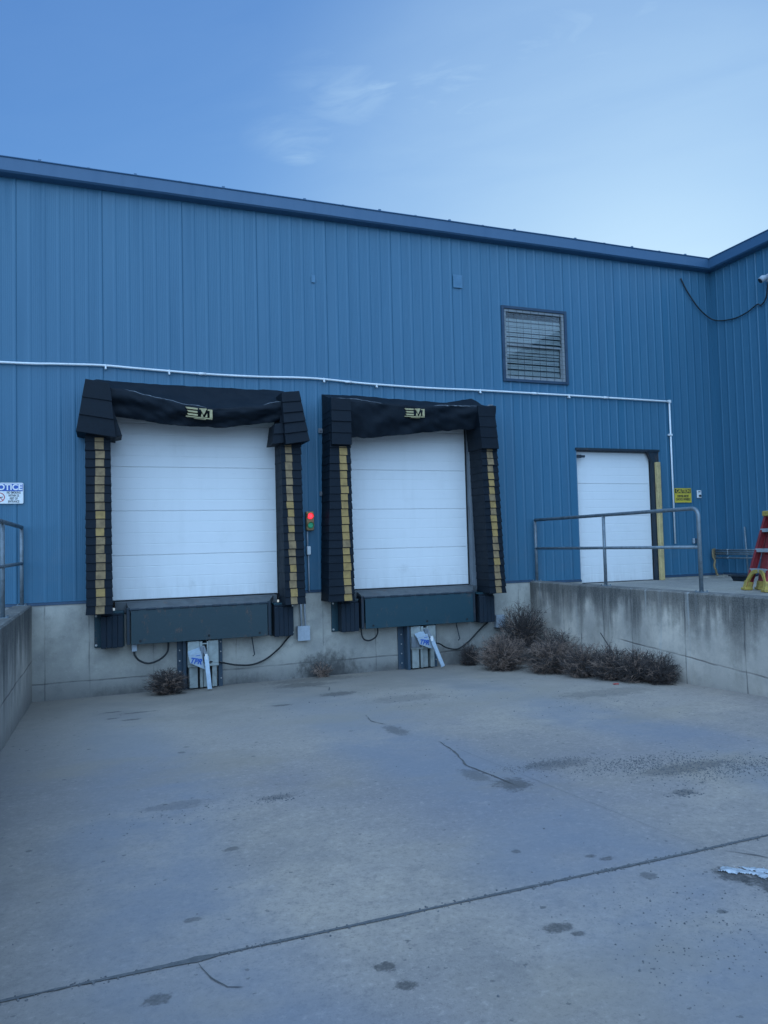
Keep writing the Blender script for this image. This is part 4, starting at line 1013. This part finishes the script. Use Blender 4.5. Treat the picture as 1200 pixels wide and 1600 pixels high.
# ------------------------------------------------------------------ loose gravel, ice, litter
def pebbles(spots, seed):
    rnd = random.Random(seed); b = MB()
    def stone(x, y, r):
        n = len(b.v); z = gz(y); k = rnd.uniform(.6, 1); a0 = rnd.uniform(0, 6)
        for i in range(5):
            a = a0+i*1.2566; q = r*rnd.uniform(.7, 1.15); b.v.append((x+q*math.cos(a), y+q*math.sin(a), z+.0005))
        for i in range(5):
            a = a0+i*1.2566+.3; q = r*rnd.uniform(.4, .7); b.v.append((x+q*math.cos(a), y+q*math.sin(a), z+r*k))
        b.face(tuple(n+5+i for i in range(5)))
        for i in range(5): j = (i+1) % 5; b.face((n+i, n+j, n+5+j, n+5+i))
    for (cx, cy, sx, sy, cnt, r0, r1) in spots:
        for _ in range(cnt):
            x, y = cx+rnd.gauss(0, sx), cy+rnd.gauss(0, sy)
            if XL+.05 < x < XR-.05 and y < -.1: stone(x, y, rnd.uniform(r0, r1)*rnd.choice((.5, .6, .8, 1)))
    for _ in range(900):
        x, y = rnd.uniform(XL, XR), -rnd.uniform(.2, 10.5); stone(x, y, rnd.uniform(.0015, .0065)*rnd.choice((.5, .6, 1)))
    for _ in range(1100):
        x = rnd.uniform(XL+.05, XR-.05); stone(x, yj+rnd.gauss(0, .012), rnd.uniform(.002, .007))
    return b
b = pebbles([(3.2,-6.02,.24,.07,900,.002,.007),(3.75,-6.3,.3,.09,900,.002,.008),(4.25,-6.75,.3,.13,1500,.002,.008),(3.9,-6.5,.25,.1,700,.002,.008),(3.55,-7.08,.08,.05,90,.003,.009),(1.08,-5.86,.1,.05,120,.003,.009),
             (2.35,-8.45,.25,.22,240,.002,.006),(2.7,-8.7,.3,.2,200,.002,.006),(.45,-5.9,.25,.15,120,.002,.007),(5.2,-4.0,.6,.4,160,.003,.009),(3.3,-2.5,.6,.4,160,.003,.01),(2.0,-8.6,.1,.1,60,.002,.007)], 5)
tag(b.build('loose_gravel', M['pebble']), 'loose grey gravel scattered over the concrete bay', 'gravel', kind='stuff')
b = MB(); NX, NY = 150, 130; x0, x1, y0, y1 = 2.6, 3.4, -8.85, -7.95
ICE = [(2.83,-8.115),(2.90,-8.165),(2.98,-8.25),(3.05,-8.345),(3.09,-8.46),(3.10,-8.6)]
def ih(i, j):
    x = x0+(x1-x0)*i/NX; y = y0+(y1-y0)*j/NY; best = 9; bt = 0
    for k in range(len(ICE)-1):
        a, c = Vector(ICE[k]), Vector(ICE[k+1]); d = c-a; t = max(0, min(1, (Vector((x, y))-a).dot(d)/d.length_squared))
        q = (Vector((x, y))-a-d*t).length
        if q < best: best = q; bt = (k+t)/(len(ICE)-1)
    w = .04+.06*min(1, bt*2.2)
    al = x*.64-y*.77; ac = x*.77+y*.64                 # along / across the streaks
    return .75-(best/w)**1.5+.85*noise.noise((al*7, ac*26, 2))+.55*noise.noise((al*20, ac*60, 4))+.4*noise.noise((x*70, y*70, 1))
hh = [[ih(i, j) for i in range(NX+1)] for j in range(NY+1)]
idx = {}
def iv(i, j):
    if (i, j) not in idx:
        x = x0+(x1-x0)*i/NX; y = y0+(y1-y0)*j/NY
        idx[(i, j)] = len(b.v); b.v.append((x, y, gz(y)+.0015+.012*max(0, min(1, hh[j][i]))))
    return idx[(i, j)]
for j in range(NY):
    for i in range(NX):
        if min(hh[j][i], hh[j][i+1], hh[j+1][i], hh[j+1][i+1]) > .12: b.face((iv(i, j), iv(i+1, j), iv(i+1, j+1), iv(i, j+1)))
recentre(tag(b.build('ice_patch', M['ice'], smooth=True), 'thin white patch of ice on the concrete at the right edge', 'ice'))
b = MB(); b.hexa([(6.0,-3.2,.138),(6.06,-3.22,.139),(6.07,-3.17,.138),(6.01,-3.15,.137),(6.005,-3.2,.15),(6.06,-3.215,.155),(6.065,-3.175,.15),(6.01,-3.155,.145)])
recentre(tag(b.build('litter_scrap', M['stone'], bevel=.004), 'small red scrap of litter in front of the tumbleweeds', 'litter'))

# ------------------------------------------------------------------ sky, sun, camera
SUN_EL, SUN_AZ = R(15), R(41)              # low sun behind the building, to the right
sd = Vector((math.sin(SUN_AZ)*math.cos(SUN_EL), math.cos(SUN_AZ)*math.cos(SUN_EL), math.sin(SUN_EL)))
W = bpy.data.worlds.new('World'); S.world = W; W.use_nodes = True
t = W.node_tree; t.nodes.clear()
def wn(k, **p):
    x = t.nodes.new(k)
    for a, v in p.items(): setattr(x, a, v)
    return x
sky = wn('ShaderNodeTexSky', sky_type='NISHITA'); sky.sun_disc = False; sky.sun_elevation = SUN_EL; sky.sun_rotation = SUN_AZ
sky.air_density = 1.0; sky.dust_density = .6; sky.ozone_density = 2.5; sky.altitude = 300
geo = wn('ShaderNodeTexCoord')
def wnoise(scale, sc, detail, rough, rotz=0, roty=0):
    mp = wn('ShaderNodeMapping'); mp.inputs['Scale'].default_value = sc; mp.inputs['Rotation'].default_value = (0, roty, rotz)
    t.links.new(geo.outputs['Generated'], mp.inputs['Vector'])
    n = wn('ShaderNodeTexNoise'); n.inputs['Scale'].default_value = scale; n.inputs['Detail'].default_value = detail; n.inputs['Roughness'].default_value = rough
    n.inputs['Distortion'].default_value = .4
    t.links.new(mp.outputs[0], n.inputs['Vector']); return n.outputs[0]
def wmap(x, a, b, c, d):
    m = wn('ShaderNodeMapRange'); m.interpolation_type = 'SMOOTHSTEP'; t.links.new(x, m.inputs[0])
    for i, v in enumerate((a, b, c, d)): m.inputs[i+1].default_value = v
    return m.outputs[0]
def wdot(v):
    v = Vector(v).normalized(); m = wn('ShaderNodeVectorMath', operation='DOT_PRODUCT'); t.links.new(geo.outputs['Generated'], m.inputs[0]); m.inputs[1].default_value = v; return m.outputs['Value']
def wmul(a, b):
    m = wn('ShaderNodeMath', operation='MULTIPLY')
    for i, v in enumerate((a, b)):
        if hasattr(v, 'is_output'): t.links.new(v, m.inputs[i])
        else: m.inputs[i].default_value = v
    return m.outputs[0]
def wmax(a, b):
    m = wn('ShaderNodeMath', operation='MAXIMUM'); t.links.new(a, m.inputs[0]); t.links.new(b, m.inputs[1]); return m.outputs[0]
# thin high cirrus on a flat cloud layer: position on the layer = (x/z, y/z)
sx = wn('ShaderNodeSeparateXYZ'); t.links.new(geo.outputs['Generated'], sx.inputs[0])
def wm(op, a, b=0., clamp=False):
    m = wn('ShaderNodeMath', operation=op, use_clamp=clamp)
    for i, v in enumerate((a, b)):
        if hasattr(v, 'is_output'): t.links.new(v, m.inputs[i])
        else: m.inputs[i].default_value = v
    return m.outputs[0]
zz = wm('MAXIMUM', sx.outputs[2], .06); lu = wm('DIVIDE', sx.outputs[0], zz); lv = wm('DIVIDE', sx.outputs[1], zz)
ca, sa = math.cos(R(-38)), math.sin(R(-38))          # the streaks run along this heading
la = wm('ADD', wm('MULTIPLY', lu, ca), wm('MULTIPLY', lv, sa)); lb = wm('ADD', wm('MULTIPLY', lu, -sa), wm('MULTIPLY', lv, ca))
def lnoise(fa, fb, off, detail, rough, dist=.5):
    cv = wn('ShaderNodeCombineXYZ'); t.links.new(wm('MULTIPLY', la, fa), cv.inputs[0]); t.links.new(wm('MULTIPLY', lb, fb), cv.inputs[1]); cv.inputs[2].default_value = off
    n = wn('ShaderNodeTexNoise'); n.inputs['Scale'].default_value = 1; n.inputs['Detail'].default_value = detail; n.inputs['Roughness'].default_value = rough; n.inputs['Distortion'].default_value = dist
    t.links.new(cv.outputs[0], n.inputs['Vector']); return n.outputs[0]
def blob(u, v, r0, r1, amp=1.):
    du = wm('SUBTRACT', lu, u); dv = wm('SUBTRACT', lv, v); d = wm('SQRT', wm('ADD', wm('MULTIPLY', du, du), wm('MULTIPLY', dv, dv)))
    return wmap(d, r0, r1, amp, 0)
fine = lnoise(4.5, 10, 2.7, 6, .6, .7); soft = lnoise(1.6, 3.6, 8.1, 5, .55)
band = wmax(wmax(blob(.54, 1.50, .0, .26, .5), blob(.76, 1.43, .0, .32, .7)), wmax(blob(.47, 1.72, .0, .20, .45), blob(.98, 1.25, .0, .55, .65)))
cl = wmul(band, wmap(fine, .25, .78, .25, .95))
cl = wmax(cl, wmul(blob(.47, 1.785, .01, .10), wmap(fine, .36, .74, 0, .45)))
cl = wmax(cl, wmul(blob(.55, 1.45, .01, .12), wmap(fine, .42, .68, 0, .55)))
cl = wmax(cl, wmul(wmap(wdot((.60, .70, .36)), .86, 1.0, 0, .5), wmap(soft, .2, .8, .6, 1)))
cl = wmax(cl, wmul(wmap(soft, .34, .74, .02, .26), wmap(lu, .1, .75, .12, 1)))
sp = wn('ShaderNodeSeparateColor'); t.links.new(sky.outputs[0], sp.inputs[0]); cb = wn('ShaderNodeCombineColor')
for i, (pw, kk) in enumerate(((.787, .412), (.688, .731), (.46, 1.514))):
    m = wn('ShaderNodeMath', operation='POWER'); t.links.new(sp.outputs[i], m.inputs[0]); m.inputs[1].default_value = pw
    t.links.new(wmul(m.outputs[0], kk), cb.inputs[i])
lum = wn('ShaderNodeMix', data_type='RGBA', blend_type='MIX'); lum.inputs[7].default_value = (2.0, 2.95, 3.95, 1)
t.links.new(cl, lum.inputs[0]); t.links.new(cb.outputs[0], lum.inputs[6])
# added fill light: unseen brightened sky behind the camera, lifting the shaded front
back_fill = wmul(wmap(wdot((-.30, -.66, .69)), .25, .92, 0, 1), wmap(wnoise(2.2, (1, 1, 2), 6, .6), .3, .6, .6, 1))
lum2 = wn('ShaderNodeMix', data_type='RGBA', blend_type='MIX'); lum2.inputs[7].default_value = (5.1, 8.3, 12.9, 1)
t.links.new(back_fill, lum2.inputs[0]); t.links.new(lum.outputs[2], lum2.inputs[6]); lum = lum2
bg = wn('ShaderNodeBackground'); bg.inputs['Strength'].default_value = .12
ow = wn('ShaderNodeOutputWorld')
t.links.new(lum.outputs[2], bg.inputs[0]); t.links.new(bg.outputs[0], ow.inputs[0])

L = bpy.data.lights.new('sun', 'SUN'); L.energy = 2.2; L.angle = R(.5); L.color = (1, .93, .82)
lo = bpy.data.objects.new('sun', L); COL.objects.link(lo); lo.rotation_euler = (-sd).to_track_quat('-Z', 'Y').to_euler(); lo.location = (0, 0, 30)

cam = bpy.data.cameras.new('camera'); co = bpy.data.objects.new('camera', cam); COL.objects.link(co)
yaw, pitch, roll = .361527, .044249, -.025341
f = Vector((math.sin(yaw)*math.cos(pitch), math.cos(yaw)*math.cos(pitch), math.sin(pitch)))
r0 = Vector((math.cos(yaw), -math.sin(yaw), 0)); u0 = r0.cross(f)
r1 = r0*math.cos(roll)+u0*math.sin(roll); u1 = -r0*math.sin(roll)+u0*math.cos(roll)
Mx = Matrix((r1, u1, -f)).transposed().to_4x4(); Mx.translation = (0, -11, 1.98)
co.matrix_world = Mx
cam.sensor_fit = 'VERTICAL'; cam.sensor_height = 36; cam.lens = 1152.59/1600*36; cam.clip_start = .05; cam.clip_end = 2000
S.camera = co
S.view_settings.view_transform = 'Standard'; S.view_settings.look = 'None'; S.view_settings.gamma = 1
S.view_settings.exposure = 1.0
